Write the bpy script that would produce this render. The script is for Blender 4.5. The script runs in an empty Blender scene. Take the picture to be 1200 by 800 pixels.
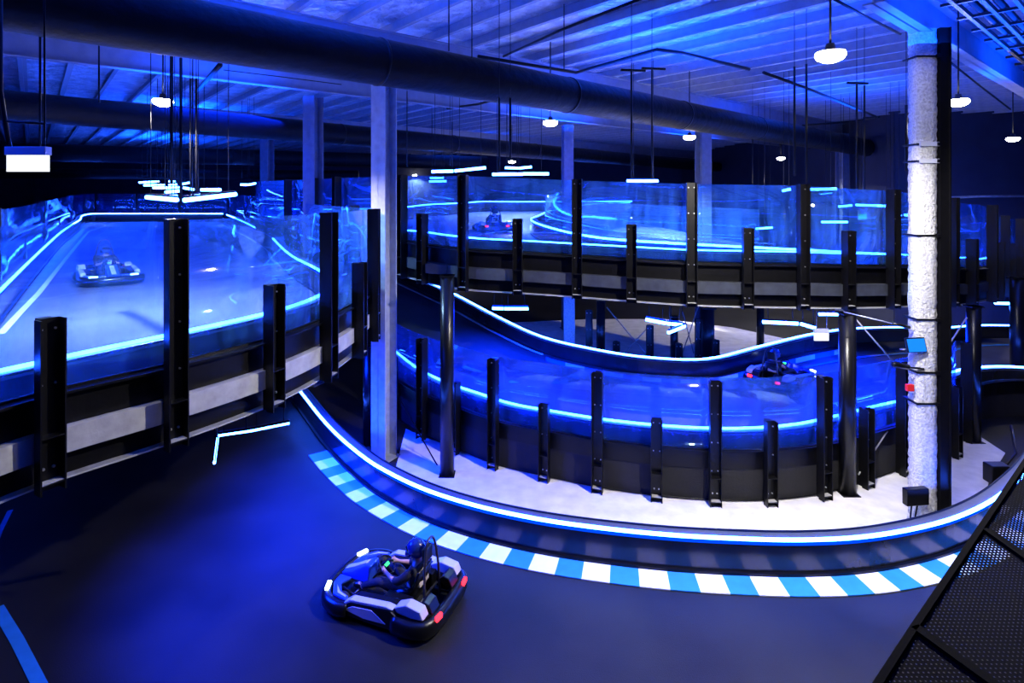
import bpy, bmesh, math, random
from mathutils import Vector, Matrix
random.seed(7)
S = bpy.context.scene
COL = S.collection
# ---------------------------------------------------------------- camera
F = 670.0; H0 = 228.0; CZ = 6.8            # focal length in px, horizon row, eye height
cam = bpy.data.cameras.new('camera'); cam.sensor_fit = 'HORIZONTAL'; cam.sensor_width = 36
cam.lens = F/1200*36; cam.shift_y = (H0-400)/1200; cam.clip_start = 0.05; cam.clip_end = 300
co = bpy.data.objects.new('camera', cam); COL.objects.link(co)
co.location = (0, 0, CZ); co.rotation_euler = (math.pi/2, 0, 0); S.camera = co
# ---------------------------------------------------------------- exposure, world, large lights
S.view_settings.view_transform = 'Standard'; S.view_settings.look = 'None'
S.view_settings.gamma = 1.0; S.view_settings.use_curve_mapping = False
S.view_settings.exposure = 0.18
LED_STR = 90.0       # barrier strips
TUBE_STR = 90.0      # hanging tubes
BLUE = (0.002, 0.062, 1.0)
UP_POWER = 9000.0
PEND_POWER = 1100.0
KEY_POWER = 1900.0
SIDE_POWER = 450.0
WORLD_STR = 0.2
W = bpy.data.worlds.new('world'); S.world = W; W.use_nodes = True
W.node_tree.nodes['Background'].inputs[0].default_value = (0.001, 0.008, 0.10, 1)
W.node_tree.nodes['Background'].inputs[1].default_value = WORLD_STR

def spot(name, loc, target, power, color, angle, blend, radius, parent=None):
    l = bpy.data.lights.new(name, 'SPOT'); l.energy = power; l.color = color
    l.spot_size = math.radians(angle); l.spot_blend = blend; l.shadow_soft_size = radius
    o = bpy.data.objects.new(name, l); COL.objects.link(o); o.location = loc
    d = Vector(target)-Vector(loc)
    o.rotation_euler = d.to_track_quat('-Z', 'Y').to_euler()
    if parent: o.parent = parent
    return o
# unseen white spots: key from above the platform, side ones added to whiten fence beams
spot('key_light', (2.5, 2.5, 10.4), (8.6, 12.0, 4.6), KEY_POWER, (1, .97, .93), 50, .3, .10)
spot('side_fill', (-3.3, 6.4, 10.8), (-5.3, 8.9, 4.0), SIDE_POWER, (1, .96, .9), 50, .3, .08)
spot('side_fill', (-2.2, 7.2, 10.4), (-3.6, 11.2, 3.8), SIDE_POWER*.5, (1, .96, .9), 24, .3, .08)

spot('far_fill', (9.5, 33, 10.0), (6.5, 27.5, 0), 9000, (1, .96, .9), 46, .4, .15)  # unseen spot added to brighten the far pale floor
# unseen blue area lights, added to tint the roof and the tracks
def area(name, loc, target, power, color, sx, sy):
    l = bpy.data.lights.new(name, 'AREA'); l.energy = power; l.color = color; l.shape = 'RECTANGLE'; l.size = sx; l.size_y = sy
    o = bpy.data.objects.new(name, l); COL.objects.link(o); o.location = loc
    o.rotation_euler = (Vector(target)-Vector(loc)).to_track_quat('-Z', 'Y').to_euler(); return o
for x, y, pw in ((-3.3, 9.5, 1.0), (4.2, 15.9, 1.0), (12.5, 22.6, 1.), (9.0, 11.3, .8), (-9.5, 18.0, 1.1), (-16, 13.0, 1.1), (1, 4.5, .8), (15, 15, .7),
                 (2, 26.5, 1.2), (-18, 31, 1.2), (11, 34, 1.), (22, 20, .5), (-9, 5.2, .8), (-4, 42, 1.), (-28, 45, 1.)):
    area('roof_fill', (x, y, 9.95), (x, y+.001, 20), UP_POWER*pw*.12, BLUE, 4, 4)
for x, y, z, tx, ty, tz, pw, sz in ((-9, 5, 9.6, -6.5, 9.5, 0, .5, 1.5), (-10, 20, 9.8, -11, 20, 4, .7, 3), (3, 24, 9.8, 2, 25, 5, .5, 3), (6, 20, 4.0, 6, 17, .5, 1.4, 3), (0, 20, 4.0, 0, 18, .5, 1.3, 3), (12, 19, 3.4, 12, 17, .5, 1.3, 3), (-6.2, 10.2, 3.3, -4.0, 10.9, 0, .9, 1.6), (-5.6, 14.0, 3.3, -4.0, 14, 0, .9, 1.6), (-26, 38, 9.5, -24, 36, 4, .7, 3)):
    area('track_fill', (x, y, z), (tx, ty, tz), UP_POWER*pw*.10, (.001, .022, 1), sz, sz).data.spread = math.radians(110 if sz < 2 else 150)  # added blue fill over and under the decks, no fixture modelled

# ---------------------------------------------------------------- projection helpers
def U(px, py, z):
    d = F*(CZ-z)/(py-H0)
    return Vector(((px-600)/F*d, d, z))
def P(px, d, z):
    return Vector(((px-600)/F*d, d, z))

# ---------------------------------------------------------------- materials
def mat(name, col, rough=.5, metal=0., emis=None, estr=0., noise=0., nscale=6., bump=0., bscale=30., spec=.5, stretch=None, bdist=.05):
    m = bpy.data.materials.new(name); m.use_nodes = True
    nt = m.node_tree; b = nt.nodes['Principled BSDF']
    b.inputs['Base Color'].default_value = (*col, 1)
    b.inputs['Roughness'].default_value = rough; b.inputs['Metallic'].default_value = metal
    b.inputs['Specular IOR Level'].default_value = spec
    if emis:
        b.inputs['Emission Color'].default_value = (*emis, 1); b.inputs['Emission Strength'].default_value = estr
    tc = nt.nodes.new('ShaderNodeTexCoord')
    mp = nt.nodes.new('ShaderNodeMapping'); nt.links.new(tc.outputs['Object'], mp.inputs[0])
    if stretch: mp.inputs['Scale'].default_value = stretch
    if noise > 0:
        n = nt.nodes.new('ShaderNodeTexNoise'); n.inputs['Scale'].default_value = nscale; n.inputs['Detail'].default_value = 6
        nt.links.new(mp.outputs[0], n.inputs['Vector'])
        r = nt.nodes.new('ShaderNodeMapRange'); r.inputs[1].default_value = .3; r.inputs[2].default_value = .7
        r.inputs[3].default_value = 1-noise; r.inputs[4].default_value = 1+noise
        nt.links.new(n.outputs[0], r.inputs[0])
        x = nt.nodes.new('ShaderNodeVectorMath'); x.operation = 'SCALE'
        x.inputs[0].default_value = col; nt.links.new(r.outputs[0], x.inputs['Scale'])
        nt.links.new(x.outputs[0], b.inputs['Base Color'])
    if bump > 0:
        n = nt.nodes.new('ShaderNodeTexNoise'); n.inputs['Scale'].default_value = bscale; n.inputs['Detail'].default_value = 4
        nt.links.new(mp.outputs[0], n.inputs['Vector'])
        bp = nt.nodes.new('ShaderNodeBump'); bp.inputs['Strength'].default_value = bump; bp.inputs['Distance'].default_value = bdist
        nt.links.new(n.outputs[0], bp.inputs['Height']); nt.links.new(bp.outputs[0], b.inputs['Normal'])
    return m

def emit(name, col, s):
    m = bpy.data.materials.new(name); m.use_nodes = True; nt = m.node_tree; nt.nodes.clear()
    e = nt.nodes.new('ShaderNodeEmission'); e.inputs[0].default_value = (*col, 1); e.inputs[1].default_value = s
    o = nt.nodes.new('ShaderNodeOutputMaterial'); nt.links.new(e.outputs[0], o.inputs[0]); return m

def glass_mat(name, haze=.10, tint=(.58, .80, 1)):
    m = bpy.data.materials.new(name); m.use_nodes = True; nt = m.node_tree; nt.nodes.clear()
    N = nt.nodes.new; L = nt.links.new
    o = N('ShaderNodeOutputMaterial'); t = N('ShaderNodeBsdfTransparent'); t.inputs[0].default_value = (*tint, 1)
    g = N('ShaderNodeBsdfGlossy'); g.inputs['Roughness'].default_value = .04; g.inputs[0].default_value = (1, 1, 1, 1)
    d = N('ShaderNodeBsdfDiffuse'); d.inputs[0].default_value = (.07, .28, .95, 1)
    tr = N('ShaderNodeBsdfTranslucent'); tr.inputs[0].default_value = (.07, .28, .95, 1)
    dd = N('ShaderNodeMixShader'); L(d.outputs[0], dd.inputs[1]); L(tr.outputs[0], dd.inputs[2])
    tc = N('ShaderNodeTexCoord'); mp = N('ShaderNodeMapping'); mp.inputs['Scale'].default_value = (3, 3, .45); L(tc.outputs['Object'], mp.inputs[0])
    n = N('ShaderNodeTexNoise'); n.inputs['Scale'].default_value = 1.6; n.inputs['Detail'].default_value = 7; L(mp.outputs[0], n.inputs['Vector'])
    r = N('ShaderNodeMapRange'); r.inputs[1].default_value = .35; r.inputs[2].default_value = .75; r.inputs[3].default_value = haze*.35; r.inputs[4].default_value = haze*2.2
    L(n.outputs[0], r.inputs[0])
    m1 = N('ShaderNodeMixShader'); L(r.outputs[0], m1.inputs[0]); L(t.outputs[0], m1.inputs[1]); L(dd.outputs[0], m1.inputs[2])
    lw = N('ShaderNodeLayerWeight'); lw.inputs[0].default_value = .25
    mr = N('ShaderNodeMapRange'); mr.inputs[3].default_value = .04; mr.inputs[4].default_value = .55; L(lw.outputs['Fresnel'], mr.inputs[0])
    bp = N('ShaderNodeBump'); bp.inputs['Strength'].default_value = .12; bp.inputs['Distance'].default_value = .05
    n2 = N('ShaderNodeTexNoise'); n2.inputs['Scale'].default_value = 1.3; L(tc.outputs['Object'], n2.inputs['Vector']); L(n2.outputs[0], bp.inputs['Height']); L(bp.outputs[0], g.inputs['Normal'])
    m2 = N('ShaderNodeMixShader'); L(mr.outputs[0], m2.inputs[0]); L(m1.outputs[0], m2.inputs[1]); L(g.outputs[0], m2.inputs[2])
    L(m2.outputs[0], o.inputs[0]); return m

M = {}
M['asphalt'] = mat('asphalt', (.013, .0125, .011), .55, noise=.5, nscale=.6, bump=.12, bscale=60, spec=.22)
M['deck'] = mat('deck_surface', (.12, .12, .135), .42, noise=.45, nscale=.35, bump=.05, bscale=40)
M['deckdark'] = mat('dark_track_surface', (.07, .07, .08), .4, noise=.3, nscale=.8, bump=.05, bscale=40)
M['concrete'] = mat('pale_concrete', (.66, .65, .64), .7, noise=.14, nscale=2.5, bump=.08, bscale=50)
M['black'] = mat('black_steel', (.003, .003, .004), .4, noise=.3, nscale=8, spec=.2)
M['post'] = mat('black_painted_steel', (.003, .003, .004), .36, .0, noise=.3, nscale=9, bump=.05, spec=.25)
M['rubber'] = mat('black_barrier_plastic', (.016, .018, .022), .2, noise=.2, nscale=3, spec=.45)
M['matte'] = mat('matte_black_steel', (.002, .002, .0025), .9, spec=.03)
M['cap'] = mat('grey_top_cap', (.07, .08, .10), .4, noise=.1)
M['fabric'] = mat('charcoal_fabric', (.008, .008, .011), .8, noise=.25, nscale=3, bump=.1, bscale=20)
M['greybeam'] = mat('grey_painted_steel', (.34, .34, .34), .55, noise=.2, nscale=5, bump=.05)
M['dimbeam'] = mat('dim_grey_steel', (.035, .04, .05), .55, noise=.2, nscale=5, spec=.2)  # darker copy of the beam grey, weaker light put into its colour
M['bolt'] = mat('zinc_bolt', (.6, .6, .62), .3, .8)
M['led'] = emit('blue_led', (.020, .095, 1.0), LED_STR)
M['halo'] = emit('blue_led_halo', (.0, .06, 1.0), 1.2)  # glow around the LED strips, painted as a blue emissive band
M['tube'] = emit('blue_tube', (.020, .10, 1.0), TUBE_STR)
M['glass'] = glass_mat('scuffed_polycarbonate', .08)
M['glass2'] = glass_mat('clear_polycarbonate', .05, (.8, .9, 1))
M['foil'] = mat('foil_insulation', (.66, .67, .70), .30, .62, noise=.35, nscale=2, bump=1.0, bscale=3.5, bdist=.3)
M['purlin'] = mat('galvanised_steel', (.26, .27, .30), .45, .2, noise=.12, nscale=4)
M['rafter'] = mat('pale_painted_steel', (.17, .19, .25), .55, noise=.12, nscale=3)
M['column'] = mat('grey_painted_column', (.30, .32, .36), .6, noise=.15, nscale=5, bump=.03)
M['bluecolumn'] = mat('blue_lit_column', (.10, .12, .18), .6, noise=.15, nscale=5)  # darker, bluer copy of the column grey, dim blue light in its colour
M['spray'] = mat('sprayed_fireproofing', (.56, .56, .56), .95, noise=.3, nscale=22, bump=1.0, bscale=22)
M['duct'] = mat('black_duct_skin', (.004, .004, .005), .5, noise=.2, nscale=3, bump=.5, bscale=4, spec=.15)
M['wall'] = mat('navy_wall', (.022, .026, .05), .85, noise=.15, nscale=1)
M['wallpale'] = mat('pale_wall', (.25, .24, .23), .85, noise=.15, nscale=1)
M['white'] = mat('white_paint', (.82, .82, .82), .5, noise=.05, nscale=5)
M['kblue'] = mat('cyan_blue_paint', (.02, .22, .50), .5, noise=.08, nscale=5)
M['lamp'] = emit('warm_lamp', (1, .93, .82), 60)
M['panelwhite'] = emit('lit_sign_face', (.86, .93, 1), 1.3)
M['signgrey'] = mat('pale_grey_box', (.55, .57, .62), .5)
M['green'] = emit('green_sign_face', (.12, .9, .5), 1.6)
M['tyre'] = mat('tyre_rubber', (.012, .012, .012), .7, bump=.1)
M['kblack'] = mat('kart_black_plastic', (.004, .004, .005), .3, spec=.35)
M['kwhite'] = mat('kart_white_plastic', (.50, .50, .56), .3)
M['kblu'] = mat('kart_blue_plastic', (.02, .07, .55), .3)
M['kframe'] = mat('kart_frame_steel', (.08, .08, .09), .35, .7)
M['chrome'] = mat('polished_steel', (.7, .7, .72), .2, 1)
M['head'] = emit('headlight', (.4, .6, 1), 12)
M['tail'] = emit('tail_light', (1, .015, .03), 6)
M['skin'] = mat('skin', (.55, .30, .21), .55)
M['cloth'] = mat('black_cloth', (.012, .012, .016), .85, bump=.2, bscale=25)
M['tan'] = mat('tan_cloth', (.45, .38, .26), .85, bump=.2, bscale=25)
M['helmet'] = mat('dark_blue_helmet', (.012, .03, .16), .2)
M['visor'] = mat('dark_visor', (.01, .01, .012), .08)
M['red'] = mat('red_plastic', (.6, .02, .02), .4)
M['floodface'] = emit('blue_flood_face', (.01, .22, 1), 1.2)
M['greenled'] = emit('green_led', (.05, 1, .25), 2)

# ---------------------------------------------------------------- mesh builder
class MB:
    def __init__(s): s.v = []; s.f = []; s.mi = []; s.sm = []
    def add(s, vs, fs, mi=0, smooth=False):
        o = len(s.v); s.v += [tuple(v) for v in vs]
        for f in fs: s.f.append([i+o for i in f]); s.mi.append(mi); s.sm.append(smooth)
        return s
    def box(s, c, size, rz=0, mi=0, rx=0, ry=0):
        x, y, z = [a/2 for a in size]
        R = Matrix.Rotation(rz, 3, 'Z') @ Matrix.Rotation(ry, 3, 'Y') @ Matrix.Rotation(rx, 3, 'X'); c = Vector(c)
        vs = [c+R@Vector((i*x, j*y, k*z)) for i in (-1, 1) for j in (-1, 1) for k in (-1, 1)]
        return s.add(vs, [(0, 1, 3, 2), (4, 6, 7, 5), (0, 4, 5, 1), (2, 3, 7, 6), (0, 2, 6, 4), (1, 5, 7, 3)], mi)
    def beam(s, a, b, w, h, mi=0):
        a = Vector(a); b = Vector(b); d = (b-a).normalized()
        up = Vector((0, 0, 1)) if abs(d.z) < .95 else Vector((0, 1, 0))
        r = d.cross(up).normalized(); u = r.cross(d)
        vs = [p+r*i*w/2+u*j*h/2 for p in (a, b) for i, j in ((-1, -1), (1, -1), (1, 1), (-1, 1))]
        return s.add(vs, [(3, 2, 1, 0), (4, 5, 6, 7), (0, 1, 5, 4), (1, 2, 6, 5), (2, 3, 7, 6), (3, 0, 4, 7)], mi)
    def tube(s, pts, r, n=8, mi=0, closed=False):
        pts = [Vector(p) for p in pts]; m = len(pts); vs = []
        rr = r if isinstance(r, (list, tuple)) else [r]*m
        ref = None
        for i, p in enumerate(pts):
            if closed: t = (pts[(i+1) % m]-pts[i-1]).normalized()
            else: t = (pts[min(i+1, m-1)]-pts[max(i-1, 0)]).normalized()
            if ref is None:
                ref = Vector((0, 0, 1)) if abs(t.z) < .9 else Vector((1, 0, 0))
            a = (ref-t*ref.dot(t)).normalized(); b = t.cross(a); ref = a
            vs += [p+(a*math.cos(2*math.pi*k/n)+b*math.sin(2*math.pi*k/n))*rr[i] for k in range(n)]
        fs = []
        for i in range(m if closed else m-1):
            j = (i+1) % m
            for k in range(n): fs.append((i*n+k, i*n+(k+1) % n, j*n+(k+1) % n, j*n+k))
        if not closed: fs += [tuple(range(n-1, -1, -1)), tuple((m-1)*n+k for k in range(n))]
        return s.add(vs, fs, mi, True)
    def sweep(s, pts, prof, mi=0, smooth=False, cap=True, closedprof=True):
        # prof: (offset to the left of travel, height) ; pts polyline
        pts = [Vector(p) for p in pts]; m = len(pts); n = len(prof); vs = []
        for i, p in enumerate(pts):
            t = pts[min(i+1, m-1)]-pts[max(i-1, 0)]; t.z = 0; t.normalize(); nn = Vector((-t.y, t.x, 0))
            vs += [p+nn*o+Vector((0, 0, h)) for o, h in prof]
        fs = []; kk = n if closedprof else n-1
        for i in range(m-1):
            for k in range(kk): fs.append((i*n+k, i*n+(k+1) % n, (i+1)*n+(k+1) % n, (i+1)*n+k))
        if cap and closedprof: fs += [tuple(range(n-1, -1, -1)), tuple((m-1)*n+k for k in range(n))]
        return s.add(vs, fs, mi, smooth)
    def lathe(s, prof, c, axis='Z', n=20, mi=0):
        c = Vector(c); vs = []
        for r, h in prof:
            for k in range(n):
                a = 2*math.pi*k/n; x, y = r*math.cos(a), r*math.sin(a)
                vs.append(c+(Vector((x, y, h)) if axis == 'Z' else Vector((h, x, y)) if axis == 'X' else Vector((y, h, x))))
        fs = [(i*n+k, i*n+(k+1) % n, (i+1)*n+(k+1) % n, (i+1)*n+k) for i in range(len(prof)-1) for k in range(n)]
        return s.add(vs, fs, mi, True)
    def sphere(s, c, r, n=14, mi=0, sc=(1, 1, 1)):
        c = Vector(c); vs = [c+Vector((0, 0, r*sc[2]))]
        for i in range(1, n):
            th = math.pi*i/n
            for k in range(2*n):
                a = math.pi*k/n
                vs.append(c+Vector((r*sc[0]*math.sin(th)*math.cos(a), r*sc[1]*math.sin(th)*math.sin(a), r*sc[2]*math.cos(th))))
        vs.append(c-Vector((0, 0, r*sc[2]))); N2 = 2*n; fs = []
        for k in range(N2): fs.append((0, 1+k, 1+(k+1) % N2))
        for i in range(n-2):
            for k in range(N2): fs.append((1+i*N2+k, 1+(i+1)*N2+k, 1+(i+1)*N2+(k+1) % N2, 1+i*N2+(k+1) % N2))
        e = len(vs)-1
        for k in range(N2): fs.append((e, 1+(n-2)*N2+(k+1) % N2, 1+(n-2)*N2+k))
        return s.add(vs, fs, mi, True)
    def prism(s, poly, axis, a, b, mi=0):
        # poly in the two other axes, extruded along axis from a to b
        n = len(poly); vs = []
        for t in (a, b):
            for p, q in poly:
                vs.append({'X': (t, p, q), 'Y': (p, t, q), 'Z': (p, q, t)}[axis])
        return s.add(vs, [tuple(range(n)), tuple(range(2*n-1, n-1, -1))]+[(k, k+n, (k+1) % n+n, (k+1) % n) for k in range(n)], mi)
    def build(s, name, mats, parent=None, bevel=0, origin=None):
        me = bpy.data.meshes.new(name)
        vs = s.v
        if origin is not None: vs = [tuple(Vector(v)-Vector(origin)) for v in vs]
        me.from_pydata(vs, [], s.f); me.update()
        if not isinstance(mats, (list, tuple)): mats = [mats]
        for m in mats: me.materials.append(m)
        for p, mi, sm in zip(me.polygons, s.mi, s.sm): p.material_index = mi; p.use_smooth = sm
        bm = bmesh.new(); bm.from_mesh(me); bmesh.ops.recalc_face_normals(bm, faces=bm.faces); bm.to_mesh(me); bm.free()
        o = bpy.data.objects.new(name, me); COL.objects.link(o)
        if parent: o.parent = parent
        if origin is not None: o.location = origin
        if bevel:
            md = o.modifiers.new('bevel', 'BEVEL'); md.width = bevel; md.segments = 2; md.limit_method = 'ANGLE'
        return o

def empty(name, loc=(0, 0, 0), rz=0):
    o = bpy.data.objects.new(name, None); COL.objects.link(o); o.location = loc; o.rotation_euler = (0, 0, rz)
    o.empty_display_size = .1; return o
def tag(o, label=None, cat=None, group=None, kind=None):
    if label: o['label'] = label
    if cat: o['category'] = cat
    if group: o['group'] = group
    if kind: o['kind'] = kind
    return o
def children(o): return [c for c in bpy.data.objects if c.parent == o]
def copy_tree(o, parent=None):
    c = o.copy(); COL.objects.link(c)
    if parent: c.parent = parent
    for ch in children(o): copy_tree(ch, c)
    return c
ORD = ['first', 'second', 'third', 'fourth', 'fifth', 'sixth', 'seventh', 'eighth', 'ninth', 'tenth', 'eleventh', 'twelfth',
       'thirteenth', 'fourteenth', 'fifteenth', 'sixteenth', 'seventeenth', 'eighteenth', 'nineteenth', 'twentieth']

def smooth(pts, k=6):
    pts = [Vector(p) for p in pts]; out = []
    for i in range(len(pts)-1):
        p0 = pts[max(i-1, 0)]; p1 = pts[i]; p2 = pts[i+1]; p3 = pts[min(i+2, len(pts)-1)]
        # centripetal-ish: plain Catmull-Rom with tangents limited by segment length
        L = (p2-p1).length
        t1 = (p2-p0); t2 = (p3-p1)
        if t1.length > 0: t1 = t1.normalized()*L
        if t2.length > 0: t2 = t2.normalized()*L
        for j in range(k):
            t = j/k; h00 = 2*t**3-3*t**2+1; h10 = t**3-2*t**2+t; h01 = -2*t**3+3*t**2; h11 = t**3-t**2
            out.append(p1*h00+t1*h10+p2*h01+t2*h11)
    out.append(pts[-1]); return out
def offset(pts, o):
    res = []
    for i, p in enumerate(pts):
        t = pts[min(i+1, len(pts)-1)]-pts[max(i-1, 0)]; t.z = 0; t.normalize()
        res.append(p+Vector((-t.y, t.x, 0))*o)
    return res
def lift(pts, dz): return [p+Vector((0, 0, dz)) for p in pts]

# ================================================================ SETTING
MB().add([(-60, -3, 0), (50, -3, 0), (50, 70, 0), (-60, 70, 0)], [(0, 1, 2, 3)]).build('floor', M['asphalt'])['kind'] = 'structure'
CEIL = 11.3
MB().box((-5, 33, CEIL+.1), (120, 76, .2)).build('ceiling', M['foil'])['kind'] = 'structure'
MB().box((-10, 62, 5.6), (110, .3, 11.6)).build('wall_back', M['wall'])['kind'] = 'structure'
MB().box((32, 30, 5.6), (24, .3, 11.6)).build('wall_right', M['wall'])['kind'] = 'structure'
MB().beam((20.1, 29.9, 5.6), (18.5, 62, 5.6), .3, 11.6).build('wall_side', M['wall'])['kind'] = 'structure'
MB().box((-52, 30, 5.6), (.3, 70, 11.6)).build('wall_left', M['wall'])['kind'] = 'structure'

# pale concrete islands
def flat_poly(name, pts, m, z0, h=0.012):
    mb = MB(); n = len(pts)
    vs = [(p[0], p[1], z0) for p in pts]+[(p[0], p[1], z0+h) for p in pts]
    mb.add(vs, [tuple(range(n)), tuple(range(2*n-1, n-1, -1))]+[(k, (k+1) % n, (k+1) % n+n, k+n) for k in range(n)])
    return mb.build(name, m)

# main barrier centreline (strip of light on top of it)
MAINPX = [(348, 447), (357, 456), (380, 484), (400, 505), (425, 526), (450, 543), (500, 567), (560, 586), (630, 601), (700, 611), (780, 619), (850, 623),
          (930, 625), (1000, 622), (1060, 613), (1110, 600), (1150, 582), (1180, 560), (1200, 540), (1212, 520), (1222, 495)]
HB = .69
main = [U(x, y, HB) for x, y in MAINPX]; main = [Vector((p.x, p.y, 0)) for p in main]
main = smooth(main, 5)

# lower fence path: px, depth, base z, kind
LOW = [(440, 18.2, .45, '-'), (469, 16.7, .28, 'S'), (503, 15.8, .15, 'T'), (541, 15.1, .08, 'S'), (585, 14.4, .02, 'T'), (643, 13.8, .02, 'S'), (703, 13.3, .02, 'T'), (769, 12.95, .02, 'S'),
       (834, 12.76, .02, 'T'), (895, 12.76, .02, 'S'), (955, 13.0, .02, 'T'), (1003, 13.5, .02, 'S'), (1046, 14.1, .02, 'T'), (1106, 15.0, .02, 'S'), (1120, 15.9, .02, 'T'), (1150, 17.3, 0, '-'),
       (1200, 17.6, 0, '-'), (1270, 17.0, 0, '-')]
lowp = [P(a, b, c) for a, b, c, k in LOW]
low_s = smooth(lowp, 5)

bp_ = [(o.x, o.y) for o in offset(main, .16) if True]
sel = [p for p in offset(main, .16)]
def px_of(p): return 600+F*p.x/p.y
front = [p for p in sel if 452 < px_of(p) < 1150]
back = [p for p in low_s if 470 < px_of(p) < 1120]
poly = [(p.x, p.y) for p in front]+[U(1160, 560, 0)[:2], U(1178, 531, 0)[:2], U(1146, 510, 0)[:2]]+[(p.x, p.y+.1) for p in reversed(back)]
tag(flat_poly('concrete_apron', poly, M['concrete'], 0), 'bright pale concrete island floor behind the long curved lower barrier', 'concrete floor')
tag(flat_poly('concrete_apron', [U(x, y, 0)[:2] for x, y in ((560, 432), (940, 432), (925, 398), (860, 384), (780, 374), (690, 374), (600, 378))], M['concrete'], 0),
    'pale lit floor area far behind, seen under the upper deck through the braces', 'concrete floor')

# floor markings
def stripe(pts, w, name='floor_line', m='white', label='', cat='painted line', h=.006, zoff=0.004, group=None):
    mb = MB(); mb.sweep(lift(pts, zoff), [(-w/2, 0), (w/2, 0), (w/2, h), (-w/2, h)])
    return tag(mb.build(name, M[m]), label, cat, group)
stripe([U(345, 465, 0), U(368, 500, 0), U(395, 532, 0), U(402, 548, 0)], .14, label='thin painted line on dark floor left of the barrier end', m='kblue')
stripe([U(-3, 712, 0), U(20, 750, 0), U(48, 805, 0), U(70, 860, 0)], .16, label='blue painted line crossing the bottom left corner of the dark track', m='kblue')
stripe([U(12, 598, 0), U(0, 622, 0), U(-10, 650, 0)], .09, label='short painted line on dark floor below the nearest short post', m='kblue')

# kerb: alternating white and blue blocks along the main barrier
kpts = [p for p in main if 388 < px_of(p) and (px_of(p) < 1185 and p.y > 6)]
dens = []
for a, b in zip(kpts, kpts[1:]):
    n = max(1, int((b-a).length/.05))
    dens += [a.lerp(b, i/n) for i in range(n)]
dens.append(kpts[-1])
kin = offset(dens, -.12); kout = offset(dens, -.66)
mb = MB(); acc = 0; idx = 0; start = 0
L = 0; marks = [0]
for i in range(1, len(dens)):
    L += (kout[i]-kout[i-1]).length
    if L > .47: marks.append(i); L = 0
for q, (a, b) in enumerate(zip(marks, marks[1:])):
    for i in range(a, b):
        skew = 0
        v = [kin[i]+Vector((0, 0, .005)), kin[i+1]+Vector((0, 0, .005)), kout[i+1]+Vector((0, 0, .005)), kout[i]+Vector((0, 0, .005))]
        v2 = [p+Vector((0, 0, .018)) for p in v]
        mb.add(v+v2, [(0, 1, 2, 3), (7, 6, 5, 4), (0, 4, 5, 1), (2, 6, 7, 3)], q % 2)
tag(mb.build('track_kerb', [M['kblue'], M['white']]), 'blue and white striped kerb along the foot of the long curved barrier', 'kerb')

def barrier(path, h, label, side=-1, name='track_barrier', thick=.24, ledr=.034, ledlab=None, group=None, rail=True):
    """path = centreline at foot level. side: -1 light on the right hand of travel"""
    root = empty(name, path[len(path)//2]); o = Vector(root.location)
    tag(root, label, 'barrier', group)
    pp = [p-o for p in path]; t = thick/2; s = side
    prof = [(-t, 0), (t, 0), (t, h-.03), (-t, h-.03)]
    MB().sweep(pp, prof).build('barrier_wall', M['rubber'], root)
    MB().sweep(pp, [(-t-.01, h-.03), (t+.01, h-.03), (t+.01, h), (-t-.01, h)]).build('top_cap', M['cap'], root)
    lo = s*(t-.02)
    MB().sweep(pp, [(s*(t+.001), h-.10), (s*(t+.012), h-.10), (s*(t+.012), h-.03), (s*(t+.001), h-.03)]).build('halo_band', M['halo'], root)  # glowing band on the wall face imitating bloom below the strip
    lo = s*(t+.022)
    MB().tube(offset(lift(pp, h+ledr*.35), lo), ledr, 8).build('led_strip', M['led'], root)
    if rail:
        MB().sweep(pp, [(-s*(t-.01)-.012, h), (-s*(t-.01)+.012, h), (-s*(t-.01)+.012, h+.03), (-s*(t-.01)-.012, h+.03)]).build('top_lip', M['black'], root)
        fo = s*(t+.03)
        MB().sweep(pp, [(fo-.03, 0.02), (fo+.03, 0.02), (fo+.03, .07), (fo-.03, .07)]).build('bumper_rail', M['black'], root)
    return root
barrier(main, HB-.04, 'long curved black barrier with glowing blue strip above the striped kerb', side=-1)

# ================================================================ FENCES
def post_mesh(h, w=.25, dep=.14, inset=.012):
    # channel post: web at the back, two flanges forward (-Y), lip at the bottom, brackets, bolts are separate part
    mb = MB()
    mb.box((0, 0, h/2), (w, .014, h))
    for s in (-1, 1): mb.box((s*(w/2-.009), -dep/2, h/2), (.018, dep, h))
    mb.box((0, dep*.45, h/2), (w*.55, dep*.9, h))           # rear box section holding the panel
    mb.box((0, -dep/2, .10), (w-.02, dep, .016))            # lip
    mb.box((0, -dep/2, .62), (w-.02, dep, .014))
    return mb
def bolt_mesh(h, w=.25):
    mb = MB(); z = h-.12
    for s in (-1, 1):
        zz = h-.12
        while zz > .7:
            mb.lathe([(0, -.028), (.013, -.026), (.015, -.008), (.015, 0)], (s*w*.27, 0, zz), 'Y', 6); zz -= .62
        mb.lathe([(0, -.03), (.016, -.028), (.018, -.008), (.018, 0)], (s*w*.2, 0, .25), 'Y', 6)
    return mb
TALL, SHORT = 3.0, 1.93
protoT = protoS = None
_pm = {}
def make_post(kind, h, loc, rz, label, group):
    key = (kind, round(h, 2))
    root = empty('guard_post', loc, rz)
    tag(root, label, 'post', group)
    if key not in _pm:
        mb = post_mesh(h); bb = bolt_mesh(h); mb.add(bb.v, bb.f, 1); a = mb.build('channel', [M['post'], M['bolt']], root)
        l = MB().box((0, -.07, .113), (.21, .12, .006)).build('bottom_lip', M['greybeam'], root)
        _pm[key] = (a.data, l.data)
    else:
        for nm, me in zip(('channel', 'bottom_lip'), _pm[key]):
            o = bpy.data.objects.new(nm, me); COL.objects.link(o); o.parent = root
    return root

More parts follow.
